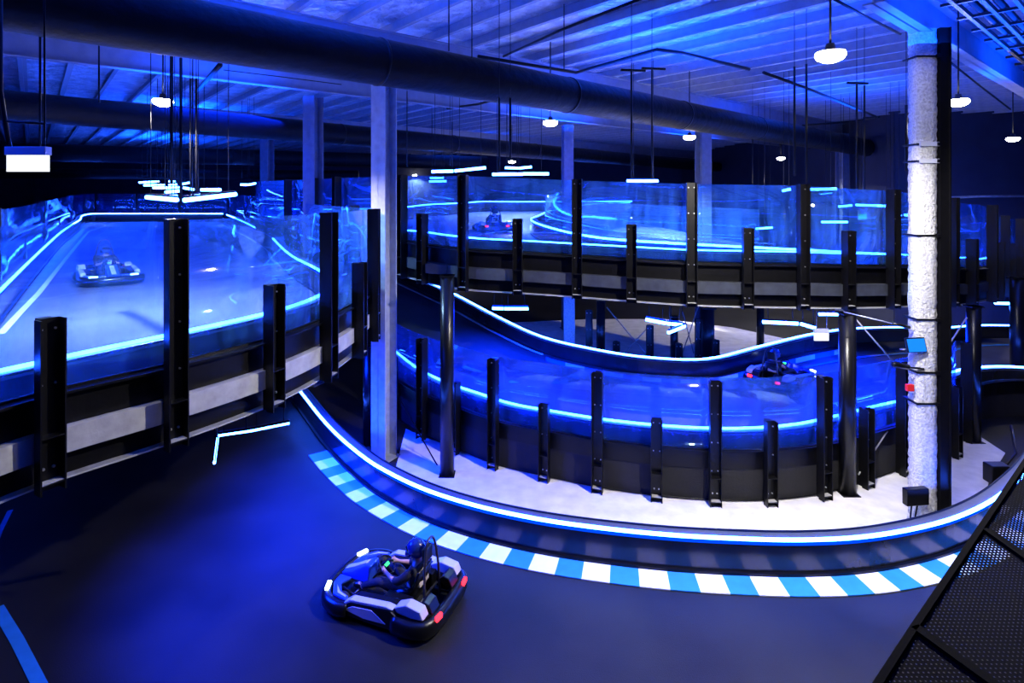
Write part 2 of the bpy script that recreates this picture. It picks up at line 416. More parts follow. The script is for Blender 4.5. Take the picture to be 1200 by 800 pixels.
def fence(nodes, where, tall=TALL, short=SHORT, side=1, glass0=1.05, glassm='glass', nsub=6, postoff=.24, beam=True, group=None, fascia=True, glasstop=None, last=None, skipglass=()):
    """nodes = [(Vector base, kind)], travelling so that the outside (seen by camera) is on the right (side=1)."""
    pts = [n[0] for n in nodes]; sm = smooth(pts, nsub)
    group_p = 'guard posts of the '+where
    ti = [i for i, n in enumerate(nodes) if n[1] == 'T']
    cT = cS = 0
    for i, (p, k) in enumerate(nodes):
        if k == '-': continue
        j = i*nsub; t = sm[min(j+1, len(sm)-1)]-sm[max(j-1, 0)]; rz = math.atan2(t.y, t.x)
        n = Vector((t.y, -t.x, 0)).normalized()*(postoff*side)
        if k == 'T': cT += 1; lab = '%s tall black steel post from the left on the %s' % (ORD[cT-1], where)
        else: cS += 1; lab = '%s short black steel post from the left on the %s' % (ORD[cS-1], where)
        make_post(k, tall if k == 'T' else short, p+n, rz if side == 1 else rz+math.pi, lab, group_p)
    # panels between tall posts (ends included)
    ends = [0]+[i for i in ti if 0 < i < len(nodes)-1]+[len(nodes)-1]
    top = glasstop if glasstop else tall-.03
    c = 0
    for a, b in zip(ends, ends[1:]):
        if (a, b) in skipglass: continue
        seg = sm[a*nsub:b*nsub+1]; c += 1; org = seg[len(seg)//2].copy()
        mb = MB(); mb.sweep([q-org for q in seg], [(-.006, glass0), (.006, glass0), (.006, top), (-.006, top)], smooth=True)
        g = mb.build('clear_guard_panel', M[glassm]); g.location = org
        tag(g, '%s clear scuffed guard panel from the left on the %s' % (ORD[c-1], where), 'panel', 'clear panels of the '+where)
    return sm

# ---- left deck
ZL = [(4, 4.1), (18, 4.1), (32, 4.32), (48, 4.52), (60, 4.6)]
def zl(y):
    for (a, za), (b, zb) in zip(ZL, ZL[1:]):
        if y <= b: return za+(zb-za)*max(0, (y-a))/(b-a)
    return ZL[-1][1]
LEFT = [(-150, 5.3, '-'), (44, 6.55, 'S'), (193, 7.66, 'T'), (306, 8.95, 'S'), (370, 10.3, 'T'), (407, 11.7, 'S'), (425, 13.0, 'T'), (434, 14.1, '-'),
        (428, 15.4, 'S'), (405, 16.6, 'T'), (375, 18.6, 'S'), (348, 21.8, 'T'), (318, 28.0, 'T'), (290, 37.0, 'T'), (268, 48.6, '-')]
leftn = []
for px, d, k in LEFT:
    p = P(px, d, 0); p.z = zl(d)-.62; leftn.append((p, k))
left_s = fence(leftn, 'left deck fence', nsub=6, side=1, glass0=1.0)
# back fence and far left fence of left deck
BL = [(-60, 10.4, '-'), (0, 13.3, 'T'), (30, 17.8, 'S'), (52, 23, 'T'), (70, 29, 'S'), (84, 37, 'T'), (98, 48.3, '-'), (112, 48.9, 'T'), (135, 49, 'S'), (160, 49, 'T'), (185, 49, 'S'), (210, 49, 'T'), (238, 49, 'S'), (268, 48.8, 'T')]
bln = []
for px, d, k in BL:
    p = P(px, d, 0); p.z = zl(d)-.62; bln.append((p, k))
bl_s = fence(bln, 'far left deck fence', nsub=5, side=-1, glass0=1.0, postoff=.10)

def deck(name, outline, zf, label, m='deck', thick=.3, cuts=(), step=2.5):
    bm = bmesh.new(); vs = [bm.verts.new((x, y, 0)) for x, y in outline]; f = bm.faces.new(vs)
    bmesh.ops.triangulate(bm, faces=[f])
    ys = [v.co.y for v in bm.verts]; xs = [v.co.x for v in bm.verts]
    y = min(ys)+step
    while y < max(ys):
        bmesh.ops.bisect_plane(bm, geom=bm.verts[:]+bm.edges[:]+bm.faces[:], plane_co=(0, y, 0), plane_no=(0, 1, 0)); y += step
    x = min(xs)+step
    while x < max(xs):
        bmesh.ops.bisect_plane(bm, geom=bm.verts[:]+bm.edges[:]+bm.faces[:], plane_co=(x, 0, 0), plane_no=(1, 0, 0)); x += step
    for v in bm.verts: v.co.z = zf(v.co.x, v.co.y)
    for f in bm.faces:
        if f.normal.z < 0: f.normal_flip()
    ext = bmesh.ops.extrude_face_region(bm, geom=bm.faces[:])
    for v in [g for g in ext['geom'] if isinstance(g, bmesh.types.BMVert)]: v.co.z -= thick
    bmesh.ops.recalc_face_normals(bm, faces=bm.faces[:])
    root = empty(name, (outline[0][0], outline[0][1], zf(*outline[0])))
    o = Vector(root.location)
    for v in bm.verts: v.co -= o
    me = bpy.data.meshes.new('track_surface'); bm.to_mesh(me); bm.free(); me.materials.append(M[m])
    ob = bpy.data.objects.new('track_surface', me); COL.objects.link(ob); ob.parent = root
    tag(root, label, 'raised track'); return root

lo_pts = [p for p in offset(left_s, .02)]
outl = [(p.x, p.y) for p in lo_pts]+[(p.x, p.y) for p in reversed(bl_s)]
ldeck = deck('elevated_track', outl, lambda x, y: zl(y), 'wide raised left deck with pale worn surface where one kart approaches')
def edge_parts(root, path, bm_='greybeam', beam=True, low=.62, out=-1):
    """path at post-base height; deck level = base+.62"""
    o = Vector(root.location); pp = [p-o for p in path]
    # black upright channel above the deck edge
    MB().sweep(pp, [(-.03, .60), (.03, .60), (.03, 1.06), (-.03, 1.06)]).build('edge_channel', M['post'], root)
    MB().sweep(pp, [(out*.10-.07, 1.0), (out*.10+.07, 1.0), (out*.10+.07, 1.03), (out*.10-.07, 1.03)]).build('channel_cap', M['black'], root)
    if beam:
        MB().sweep(pp, [(0, .32), (0, .61), (out*.17, .61), (out*.17, .32)]).build('edge_beam', M[bm_], root)
    MB().sweep(pp, [(.02, .0), (.08, .0), (.08, .62), (.02, .62)]).build('lower_fascia', M['black'], root)
    MB().sweep(pp, [(-.10, -.01), (.16, -.01), (.16, .012), (-.10, .012)]).build('bottom_flange', M['greybeam'], root)
nl = 13*6+1
edge_parts(ldeck, left_s[:nl])
# barrier with light around the hairpin of the left deck
def hp(px, py):
    d = 14.
    for _ in range(12): d = F*(CZ-(zl(d)+.72))/(py-H0)
    return P(px, d, zl(d))
hair = [hp(x, y) for x, y in ((-120, 462), (0, 436), (100, 414), (200, 393), (300, 371), (352, 357), (385, 343), (396, 331), (391, 322), (375, 312), (350, 300), (335, 289), (322, 277), (310, 270), (290, 260), (268, 251))]
# follow the fence on the near side
barrier(smooth(hair, 6), .68, 'black barrier with bright blue strip round the tight bend of the left deck', side=1)
lf = [hp(x, y) for x, y in ((-60, 385), (0, 330), (45, 290), (70, 269.5), (90, 257.5))]+[P(104, 47.6, zl(47.6)), P(140, 48.2, zl(48)), P(200, 48.2, zl(48)), P(262, 48.0, zl(48))]
barrier(smooth(lf, 6), .68, 'black barrier with blue strip along the far left and back of the left deck', side=-1)
def on_l(px, py):
    d = 14.
    for _ in range(12): d = F*(CZ-zl(d))/(py-H0)
    return P(px, d, zl(d))
stripe([on_l(x, y) for x, y in ((0, 392), (22, 368), (45, 344), (75, 306), (97, 279), (104, 271), (130, 263))], .13, label='white painted line along the far left side of the left deck')
stripe([on_l(x, y) for x, y in ((258, 262), (290, 278), (314, 293), (318, 304), (335, 316), (366, 339))], .13, label='white painted line inside the bend of the left deck')

# ---- centre deck
CEN = [(300, 27.0, 7.45, '-'), (345, 23.2, 7.42, 'T'), (376, 20.8, 7.40, 'T'), (403, 19.3, 7.40, 'T'), (442, 17.9, 7.39, 'S'), (480, 16.75, 7.38, 'T'), (504, 15.9, 7.35, 'S'), (549, 15.0, 7.31, 'T'), (608, 14.8, 7.26, 'S'), (677, 14.6, 7.19, 'T'), (740, 14.3, 7.14, 'S'),
       (808, 14.05, 7.09, 'T'), (871, 13.95, 7.07, 'S'), (933, 13.96, 7.05, 'T'), (984, 14.2, 6.99, 'S'), (1035, 14.6, 6.93, 'T'), (1072, 15.2, 6.85, 'S'), (1104, 16.0, 6.72, 'T'), (1127, 16.8, 6.58, 'S'), (1151, 17.9, 6.48, 'T'),
       (1160, 19.6, 6.25, 'S'), (1168, 21.5, 6.02, 'T'), (1177, 23.2, 5.9, 'S'), (1186, 25, 5.75, 'T'), (1194, 27.5, 5.6, '-')]
cn = []
for px, d, zt, k in CEN:
    p = P(px, d, zt-TALL); cn.append((p, k))
cen_s = fence(cn, 'centre deck fence', nsub=5, side=1, glass0=1.09)
samp = [(p.x, p.y, p.z+.62) for p, k in cn]+[(*P(578, 25.7, 0)[:2], 5.0), (*P(620, 26, 0)[:2], 5.05), (*P(500, 25, 0)[:2], 5.0), (*P(567, 40, 0)[:2], 5.6), (*P(650, 40, 0)[:2], 5.6), (*P(740, 42, 0)[:2], 5.6),
        (*P(460, 31, 0)[:2], 5.35), (*P(400, 34, 0)[:2], 5.4), (*P(520, 35, 0)[:2], 5.5)]
def zc(x, y):
    w = s = 0
    for a, b, z in samp:
        q = ((a-x)**2+(b-y)**2+.02)**-1.5; w += q; s += q*z
    return s/w
def on_c(px, py, dz=0):
    d = 22.
    for _ in range(40):
        x = (px-600)/F*d; d = .5*d+.5*F*(CZ-(zc(x, d)+dz))/(py-H0)
    x = (px-600)/F*d; return Vector((x, d, zc(x, d)))
ISL = [(1140, 24.5), (1110, 21.5), (1060, 19), (1000, 17.6), (935, 17.0), (870, 17.0), (800, 17.3), (733, 17.8), (690, 19.0), (655, 21.2), (632, 23.6), (626, 26.0), (632, 29.5), (650, 33.5), (690, 37.5), (740, 40)]
isl = [Vector((P(a, b, 0).x, b, zc(P(a, b, 0).x, b))) for a, b in ISL]
isl_s = smooth(isl, 5)
FARC = [(740, 43), (650, 42.5), (600, 42), (566, 41), (540, 38), (500, 34.5), (460, 31.5), (420, 30.5), (370, 31), (330, 32)]
farc = [Vector((P(a, b, 0).x, b, zc(P(a, b, 0).x, b))) for a, b in FARC]
outc = [(p.x, p.y) for p in cen_s]+[(p.x, p.y) for p in isl_s]+[(p.x, p.y) for p in farc]
cdeck = deck('elevated_track', outc, zc, 'raised centre deck curving across the middle with one kart driving away')
edge_parts(cdeck, cen_s, 'dimbeam')
def infl(p): return Vector((p.x, p.y, p.z+.62))
barrier([infl(p) for p in offset(cen_s, .42)], .66, 'black barrier with blue strip just inside the centre deck fence', side=1)
barrier(isl_s, .62, 'curved island barrier with blue strip beyond the far kart on the centre deck', side=1)
barrier(smooth(farc, 5), .70, 'far barrier with thin blue strip at the back of the centre deck', side=1)
# island guard panel (tall clear curved screen)
ip = [p for p in isl_s if px_of(p) < 900 or p.y > 26]
io = offset(ip, -.5)
g = MB().sweep([q-io[0] for q in io], [(-.006, .1), (.006, .1), (.006, 1.75), (-.006, 1.75)], smooth=True).build('clear_guard_panel', M['glass2']); g.location = io[0]
tag(g, 'tall curved clear screen standing behind the island barrier of the centre deck', 'panel')
stripe([on_c(x, y) for x, y in ((622, 264), (622, 269), (632, 276), (650, 282), (672, 287))], .12, label='white painted line round the tip of the centre deck island')

# ---- lower track
BP = [(440, 29.8, 3.4), (462, 28.7, 3.1), (530, 25, 2.44), (580, 23, 1.89), (633, 21.5, 1.44), (700, 20, 1.34), (760, 19.4, 1.25), (830, 19.4, 1.2), (890, 19.9, 1.47), (950, 20.5, 1.75), (1000, 22, 1.62),
      (1060, 23.5, 1.33), (1100, 24.5, 1.05), (1150, 25.5, .95), (1215, 26.5, .7), (1290, 27, .6)]
bfoot = smooth([P(a, b, c-.52) for a, b, c in BP], 5)
barrier(bfoot, .50, 'dark barrier with blue strip sweeping under the centre deck', side=1)
def lerp_path(path, px):
    for a, b in zip(path, path[1:]):
        if px_of(a) <= px <= px_of(b): return a.lerp(b, (px-px_of(a))/(px_of(b)-px_of(a)+1e-9))
    return path[-1] if px > px_of(path[-1]) else path[0]
root = empty('lower_track', (3, 16, .66)); tag(root, 'dark lower track sweeping round between the two lower barriers', 'raised track')
mb = MB(); vs = []; fs = []; NX = 70; NY = 6
lowdeck = [Vector((p.x, p.y, p.z+.66)) for p in low_s]
for i in range(NX+1):
    px = 452+(1262-452)*i/NX; a = lerp_path(lowdeck, px); b = lerp_path(bfoot, px)
    for j in range(NY+1):
        t = j/NY; q = a.lerp(b, t); q.z = a.z+(b.z-a.z)*(t**1.3); vs.append(q-Vector(root.location))
fs = [(i*(NY+1)+j, (i+1)*(NY+1)+j, (i+1)*(NY+1)+j+1, i*(NY+1)+j+1) for i in range(NX) for j in range(NY)]
mb.add(vs, fs, 0, True); surf = mb.build('track_surface', M['deckdark'], root)
sd = surf.modifiers.new('thick', 'SOLIDIFY'); sd.thickness = .12; sd.offset = -1 if surf.data.polygons[0].normal.z > 0 else 1
def on_low(px, t, dz=0):
    a = lerp_path(lowdeck, px); b = lerp_path(bfoot, px); q = a.lerp(b, t); q.z = a.z+(b.z-a.z)*(t**1.3)+dz; return q
ln = [(P(a, b, c), k) for a, b, c, k in LOW]
fence(ln[:15], 'lower fence on the pale floor', tall=2.72, short=1.83, side=1, glass0=1.10, nsub=5, glasstop=2.70)
o = Vector(root.location); pp = [p-o for p in low_s]
n15 = 14*5+1
MB().sweep(pp, [(-.04, -.02), (.03, -.02), (.03, .70), (-.04, .70)]).build('lower_fascia', M['fabric'], root)
MB().sweep(pp, [(-.06, .70), (.03, .70), (.03, 1.12), (-.06, 1.12)]).build('edge_channel', M['post'], root)
MB().sweep(pp, [(-.12, 1.08), (.02, 1.08), (.02, 1.105), (-.12, 1.105)]).build('channel_cap', M['black'], root)
MB().tube([p+Vector((0, 0, .03)) for p in offset(pp[:n15], -.10)], .018, 6).build('floor_cable', M['black'], root)
barrier([Vector((p.x, p.y, p.z+.66)) for p in offset(low_s, .45)], .66, 'black barrier with blue strip just inside the lower fence', side=1)
# small blue/white kerb on lower track + edge line
mb = MB(); q = 0; px = 640.
while px < 990:
    w = 7.5; 
    for k2 in range(3):
        a0 = on_low(px+w*k2, .935, .006); a1 = on_low(px+w*(k2+1), .935, .006); b0 = on_low(px+w*k2, .875, .006); b1 = on_low(px+w*(k2+1), .875, .006)
        mb.add([a0, a1, b1, b0], [(0, 1, 2, 3)], q % 2)
    px += w*3; q += 1
tag(mb.build('track_kerb', [M['kblue'], M['white']]), 'small striped kerb at the foot of the barrier under the centre deck', 'kerb')
stripe([on_low(x, .955) for x in range(456, 640, 12)], .12, label='thin white line at the foot of the ramp barrier left of centre', zoff=.01)
stripe([on_low(x, .80+.0*x) for x in range(930, 1200, 15)], .14, label='pale line on the lower track right of the dark round column', zoff=.01, m='kblue')

# ================================================================ ROOF
D2 = Vector((.766, .643, 0)); D1 = Vector((-.643, .766, 0))
# purlins run along D1 below the foil
def clip_line(p, d, x0=-45, x1=32, y0=-2, y1=61):
    t0, t1 = -200, 200
    for c, dd, lo, hi in ((p.x, d.x, x0, x1), (p.y, d.y, y0, y1)):
        a, b = (lo-c)/dd, (hi-c)/dd
        if a > b: a, b = b, a
        t0 = max(t0, a); t1 = min(t1, b)
    return (p+d*t0, p+d*t1) if t1 > t0 else None
s = -34.
pm = None
while s < 52:
    seg = clip_line(D2*s+Vector((0, 0, 0)), D1)
    if seg:
        a, b = seg
        if b.y > 3 and (b-a).length > 4:
            mid = (a+b)/2; L2 = (b-a).length
            mb = MB(); ang = math.atan2(D1.y, D1.x)
            mb.prism([(-.11, 0), (.0, 0), (.0, -.24), (.11, -.24), (.11, -.21), (.03, -.21), (.03, .03), (-.11, .03)], 'X', -L2/2, L2/2)
            o = mb.build('roof_purlin', M['purlin']); o.location = (mid.x, mid.y, CEIL-.03); o.rotation_euler = (0, 0, ang)
            tag(o, 'pale steel roof purlin running beneath the crinkled foil ceiling', 'roof beam', 'roof purlins under the foil')
    s += 1.25
def ibeam(a, b, h, w, name, label, m='rafter', cat='beam', tf=.03, group=None):
    a = Vector(a); b = Vector(b); mid = (a+b)/2
    mb = MB(); mb.beam(a-mid, b-mid, tf, h)
    z = Vector((0, 0, h/2-tf/2)); mb.beam(a-mid+z, b-mid+z, w, tf); mb.beam(a-mid-z, b-mid-z, w, tf)
    o = mb.build(name, M[m]); o.location = mid
    return tag(o, label, cat, group)
RZ = CEIL-.28-.35
c450 = Vector((P(450, 14.8, 0).x, 14.8, 0))
for base, nm in ((c450, 'first pale roof rafter, just beyond the nearest duct over the pale grey column'),
                 (Vector((P(367, 19.5, 0).x, 19.5, 0)), 'second pale roof rafter, crossing above the middle duct'),
                 (Vector((P(313, 30, 0).x, 30, 0)), 'third roof rafter, farthest back above the distant columns')):
    sg = clip_line(base, D2, -45, 30, 1, 60)
    ibeam(Vector((sg[0].x, sg[0].y, RZ)), Vector((sg[1].x, sg[1].y, RZ)), .7, .28, 'roof_rafter', nm)
c1083 = P(1083, 12.1, 0)
sg = clip_line(c1083, D2, -45, 30, -1, 29.5)
ibeam(Vector((c1083.x-D2.x*3, c1083.y-D2.y*3, RZ-.1)), Vector((sg[1].x, sg[1].y, RZ-.1)), .75, .35, 'roof_rafter', 'blue lit roof rafter passing over the white sprayed column to the right')

# ducts
def duct(a, b, r, label, rings=9, capb=True):
    a = Vector(a); b = Vector(b); root = empty('air_duct', (a+b)/2); o = Vector(root.location)
    tag(root, label, 'duct')
    mb = MB(); n = 30; d = (b-a)
    pts = [a-o+d*i/n for i in range(n+1)]
    rr = [r*(1+.012*math.sin(i*1.7)) for i in range(n+1)]
    mb.tube(pts, rr, 24).build('duct_body', M['duct'], root)
    for i in range(1, rings):
        c = a-o+d*(i/rings); dd = d.normalized()*.03
        MB().tube([c-dd, c+dd], r*1.03, 24).build('duct_band', M['black'], root)
    up = Vector((0, 0, r*1.0)); side = d.normalized().cross(Vector((0, 0, 1)))
    MB().tube([a-o+up*.95-side*r*.25, b-o+up*.95-side*r*.25], .03, 6).build('hanger_rail', M['black'], root)
    return root
d1c = U(430, 70, 9.4)
def dline(x, y, z): # depth from y above horizon
    d = F*(z-CZ)/(H0-y); return P(x, d, z)
a1 = dline(430, 70, 9.4); b1 = dline(1060, 181, 9.4)
dd = (b1-a1).normalized()
duct(a1-dd*10.8, b1+dd*.5, .46, 'largest black round duct, nearest, running diagonally across the roof')
a2 = dline(60, 128, 9.3); b2 = dline(868, 198, 9.3)
dd2 = (b2-a2).normalized()
duct(a2-dd2*3, b2, .43, 'middle black round duct ending above the centre deck')
a3 = dline(-60, 176, 9.2); b3 = dline(570, 191, 9.2)
duct(a3, b3, .50, 'third black duct behind the middle one, ending left of centre')
a4 = dline(-60, 203, 8.5); b4 = dline(420, 205, 8.5)
duct(a4, b4, .42, 'farthest thin dark duct low above the left deck')

# ================================================================ COLUMNS
def hcol(px, d, w, h, z0, label, m='bluecolumn', rz=0, t=.03, haunch=False):
    p = P(px, d, 0); root = empty('steel_column', (p.x, p.y, z0), rz); tag(root, label, 'column')
    mb = MB(); mb.box((0, 0, h/2), (t, w, h)); 
    for s_ in (-1, 1): mb.box((0, s_*(w/2-t/2), h/2), (w, t, h))
    mb.build('column_shaft', M[m], root)
    MB().box((0, 0, .015), (w*1.3, w*1.3, .03)).build('base_plate', M[m], root)
    if haunch:
        MB().prism([(-.9, h), (0, h-.9), (.9, h)], 'Y', -.015, .015).build('haunch', M['rafter'], root).rotation_euler = (0, 0, math.atan2(D2.y, D2.x)-rz)
    return root
hcol(450, 14.8, .46, RZ-.35, 0, 'thick pale grey steel column left of centre standing on the apron', rz=math.radians(-28), haunch=True, m='column')
hcol(367, 20.6, .50, RZ-.35-0, 0, 'blue lit steel column behind the left deck bend', rz=math.radians(-20))
hcol(313, 31, .5, RZ-.35, 0, 'distant blue column left of the blue one behind the deck bend', rz=math.radians(-20))
hcol(824, 26.0, .52, RZ-.35, 0, 'blue column rising behind the centre deck right of middle', rz=math.radians(20))
hcol(665, 29.0, .50, RZ-.35, 0, 'distant column behind the island of the centre deck', rz=math.radians(10))
hcol(987, 33, .50, RZ-.35, 0, 'distant narrow column by the dark right wall', rz=math.radians(20))
# sprayed column
root = empty('sprayed_column', (c1083.x, c1083.y, 0)); tag(root, 'tall column with rough white sprayed coating and black steel right side', 'column')
mb = MB(); NZ = 160; HH = RZ-.4
vs = []; ring = [(-.27, -.17), (-.14, -.20), (0, -.20), (.13, -.19), (.16, -.05), (.16, .12), (0, .17), (-.16, .17), (-.27, .10)]
for i in range(NZ+1):
    for (x, y) in ring:
        j = 1+random.uniform(-.045, .045); vs.append((x*j, y*j, HH*i/NZ))
nr = len(ring)
mb.add(vs, [(i*nr+k, i*nr+(k+1) % nr, (i+1)*nr+(k+1) % nr, (i+1)*nr+k) for i in range(NZ) for k in range(nr)], 0, True).build('sprayed_coating', M['spray'], root)
MB().box((.26, -.06, HH/2), (.19, .36, HH)).box((.355, -.06, HH/2), (.02, .44, HH)).build('steel_side', M['black'], root)
for zz in (9.68, 7.85, 7.50, 5.95, 4.2, 3.1, 2.45):
    MB().box((-.03, -.0, zz), (.56, .44, .035)).box((.12, -.24, zz-.0), (.06, .07, .07)).build('cable_clamp', M['post'], root)
for zz, dz in ((7.85, .0), (7.50, -.02)):
    MB().box((-.06, -.235, zz), (.40, .03, .09)).build('clamp_plate', M['signgrey'], root)
# things fixed to it
def thing_box(name, px, py, d, size, m, label, cat, rz=0, rx=0):
    z = CZ-(py-H0)*d/F; p = P(px, d, z); o = MB().box((0, 0, 0), size, rz, rx=rx).build(name, M[m], bevel=.01); o.location = p
    return tag(o, label, cat)
fr = empty('flood_light', P(1073, 11.85, CZ-(404-H0)*11.85/F)); tag(fr, 'small flat flood light panel clamped on the white sprayed column', 'lamp')
MB().box((0, 0, 0), (.44, .05, .30), .15, rx=-.25).build('housing', M['kblack'], fr, bevel=.01)
MB().box((-.0, -.03, 0), (.40, .012, .26), .15, rx=-.25).build('lamp_face', M['floodface'], fr)
MB().tube([(-.24, .0, -.1), (-.24, .12, -.12), (.24, .16, -.12), (.24, .04, -.08)], .012, 6).build('bracket', M['bolt'], fr)
thing_box('alarm_call_point', 1066, 454, 11.95, (.15, .08, .14), 'red', 'small red alarm box on the left edge of the white sprayed column', 'alarm box')
jb = empty('junction_box', P(1073, 11.7, CZ-(581-H0)*11.7/F)); tag(jb, 'black electrical box near the foot of the white sprayed column', 'electrical box')
MB().box((0, 0, 0), (.50, .14, .34), .12).build('case', M['kblack'], jb, bevel=.02)
for k in range(2): MB().tube([(-.08+.12*k, 0, -.16), (-.12+.1*k, -.02, -.4), (-.1+.06*k, 0, -.62)], .016, 6).build('cable', M['black'], jb)
cmr = empty('security_camera', P(1058, 11.85, CZ-(429-H0)*11.85/F)); tag(cmr, 'dark tube shaped camera on a strap left of the white sprayed column', 'camera')
MB().tube([(-.25, -.05, .06), (-.22, -.05, .055), (.12, 0, -.02)], [.045, .06, .055], 10).build('camera_body', M['kblack'], cmr)
MB().tube([(.1, 0, -.02), (.45, .02, -.06)], .02, 6).build('strap_arm', M['black'], cmr)
cmr = empty('cable_reel', P(1040, 12.0, CZ-(382-H0)*12/F)); tag(cmr, 'thin steel cable and tensioner running left from the sprayed column', 'cable')
MB().tube([(-.75, .3, .24), (0, 0, .08), (.75, -.02, -.12)], .012, 6).build('steel_wire', M['bolt'], cmr)
MB().tube([(.1, -.02, .06), (.45, -.03, -.02)], .035, 8).build('tensioner', M['kblack'], cmr)

# round black support columns
def rcol(px, ybase, ytop, r, label):
    p = U(px, ybase, 0); h = CZ-(ytop-H0)*p.y/F
    root = empty('support_column', p); tag(root, label, 'column')
    MB().lathe([(0, 0), (r, 0), (r, h), (0, h)], (0, 0, 0), 'Z', 32).build('column_tube', M['kblack'], root)
    MB().box((0, 0, .015), (r*2.2, r*2.2, .02)).build('base_plate', M['black'], root)
    MB().box((0, 0, h-.02), (r*2.02, r*2.02, .04)).build('cap_plate', M['black'], root)
    return root
rcol(524, 556, 322, .17, 'round black column before the left end of the lower fence')
rcol(993, 578, 366, .18, 'round black column standing on the pale floor right of middle')
rcol(433, 520, 405, .17, 'round black column half hidden left of the thick pale grey column')
rcol(1141, 517, 358, .17, 'round black column to the right of the white sprayed column')
rcol(1192, 463, 325, .20, 'round black column at the right edge of the picture')
rcol(829, 432, 360, .26, 'round column under the centre deck behind the dark barrier')
rcol(704, 432, 352, .17, 'round column under the centre deck left of the cross brace')
rcol(891, 407, 358, .16, 'slim far round column right of the hanging light pair')
rcol(790, 430, 370, .15, 'slim round column behind the hanging light elbow under the deck')
pc = U(667, 425, 0); o = MB().box((0, 0, 1.9), (.42, .35, 3.8)).box((0, 0, .02), (.6, .5, .04)).build('sprayed_column', M['spray']); o.location = pc
tag(o, 'pale coated column under the left part of the centre deck', 'column')
# cross braces
def brace(p1, p2, label, r=.022):
    a, b = p1, p2; root = empty('cross_brace', (a[0]+b[1])/2 if False else (a[0]+a[1])/2); o = Vector(root.location); tag(root, label, 'brace')
    for s_ in (a, b): MB().tube([s_[0]-o, s_[1]-o], r, 6).build('brace_rod', M['greybeam'], root)
z_ = lambda y, d: CZ-(y-H0)*d/F
brace((P(711, 23, z_(360, 23)), P(760, 22.8, z_(418, 22.8))), (P(757, 22.8, z_(386, 22.8)), P(728, 23, z_(418, 23))), 'thin steel cross brace under the deck beside the lit far floor')
brace((P(800, 23, z_(365, 23)), P(813, 22.8, z_(414, 22.8))), (P(818, 22.8, z_(360, 22.8)), P(799, 23, z_(416, 23))), 'narrow steel cross brace right of the hanging light elbow')
def rod(a, b, label, r=.02, m='greybeam', name='brace_rod', cat='rod'):
    mid = (a+b)/2; o = MB().tube([a-mid, b-mid], r, 6).build(name, M[m]); o.location = mid; return tag(o, label, cat)
rod(P(1003, 13.6, z_(374, 13.6)), P(1047, 13.9, z_(424, 13.9)), 'thin diagonal rod from the round column to the lower fence top')
rod(P(1133, 15.4, z_(372, 15.4)), P(1098, 15.0, z_(425, 15.0)), 'thin diagonal rod left of the round column behind the sprayed one')
rod(P(470, 15.9, z_(470, 15.9)), P(514, 14.3, z_(548, 14.3)), 'thin diagonal rod beside the left round column foot', .018, 'black')
rod(P(1040, 13.9, z_(505, 13.9)), P(1006, 13.3, z_(556, 13.3)), 'thin diagonal rod leaning on the lower fence right of the round column', .018)

# third fence: a few blue lit posts beyond the dark barrier
k = 0
for px, ytop, tall_ in ((690, 363, 1), (722, 400, 0), (761, 381, 1), (795, 402, 0), (818, 374, 1), (838, 398, 0)):
    d = 21.6; zt = z_(ytop, d); p = P(px, d, 0)
    k += 1
    make_post('X', zt, p, 0, '%s post from the left in the far row behind the dark barrier' % ORD[k-1], 'far posts under the centre deck')

# ================================================================ LIGHT FITTINGS
# pendants
def pendant(px, py, label, power=PEND_POWER, z=8.9, ang=150, size=1.):
    d = F*(z-CZ)/(H0-py); p = P(px, d, z)
    root = empty('pendant_lamp', p); tag(root, label, 'lamp', 'round high bay pendant lamps')
    MB().lathe([(0, .16), (.06, .15), (.08, .06), (.16, .03), (.16, .01), (.0, .01)], (0, 0, 0), 'Z', 24).build('lamp_housing', M['kblack'], root)
    MB().lathe([(.0, -.13), (.10, -.12), (.18, -.08), (.21, -.03), (.20, .02), (.0, .03)], (0, 0, 0), 'Z', 24).build('lamp_lens', M['lamp'], root)
    MB().tube([(0, 0, .15), (0, 0, CEIL-z)], .018, 6).build('drop_rod', M['black'], root)
    l = bpy.data.lights.new('pendant_light', 'SPOT'); l.energy = power; l.color = (1, .94, .86); l.spot_size = math.radians(ang); l.spot_blend = .35; l.shadow_soft_size = .12
    lo = bpy.data.objects.new('pendant_light', l); COL.objects.link(lo); lo.location = (0, 0, -.16); lo.parent = root
    return root
pendant(973, 63, 'largest pendant lamp, hanging top right beside the white sprayed column', PEND_POWER*4.3, ang=168)
pendant(1123, 118, 'pendant lamp just right of the white sprayed column', PEND_POWER*.5)
pendant(1187, 162, 'pendant lamp at the far right edge', PEND_POWER*.5)
pendant(808, 160, 'pendant lamp below the nearest duct right of middle', PEND_POWER*12)
pendant(915, 185, 'small distant pendant lamp above the right part of the centre deck', PEND_POWER*3)
pendant(645, 143, 'pendant lamp between the nearest and the middle duct', PEND_POWER*.8)
pendant(600, 189, 'small pendant lamp below the middle duct at centre', PEND_POWER*4)
pendant(486, 205, 'tiniest pendant lamp right of the thick pale grey column', PEND_POWER*4)
pendant(191, 118, 'pendant lamp at upper left above the left deck', PEND_POWER*6.0)

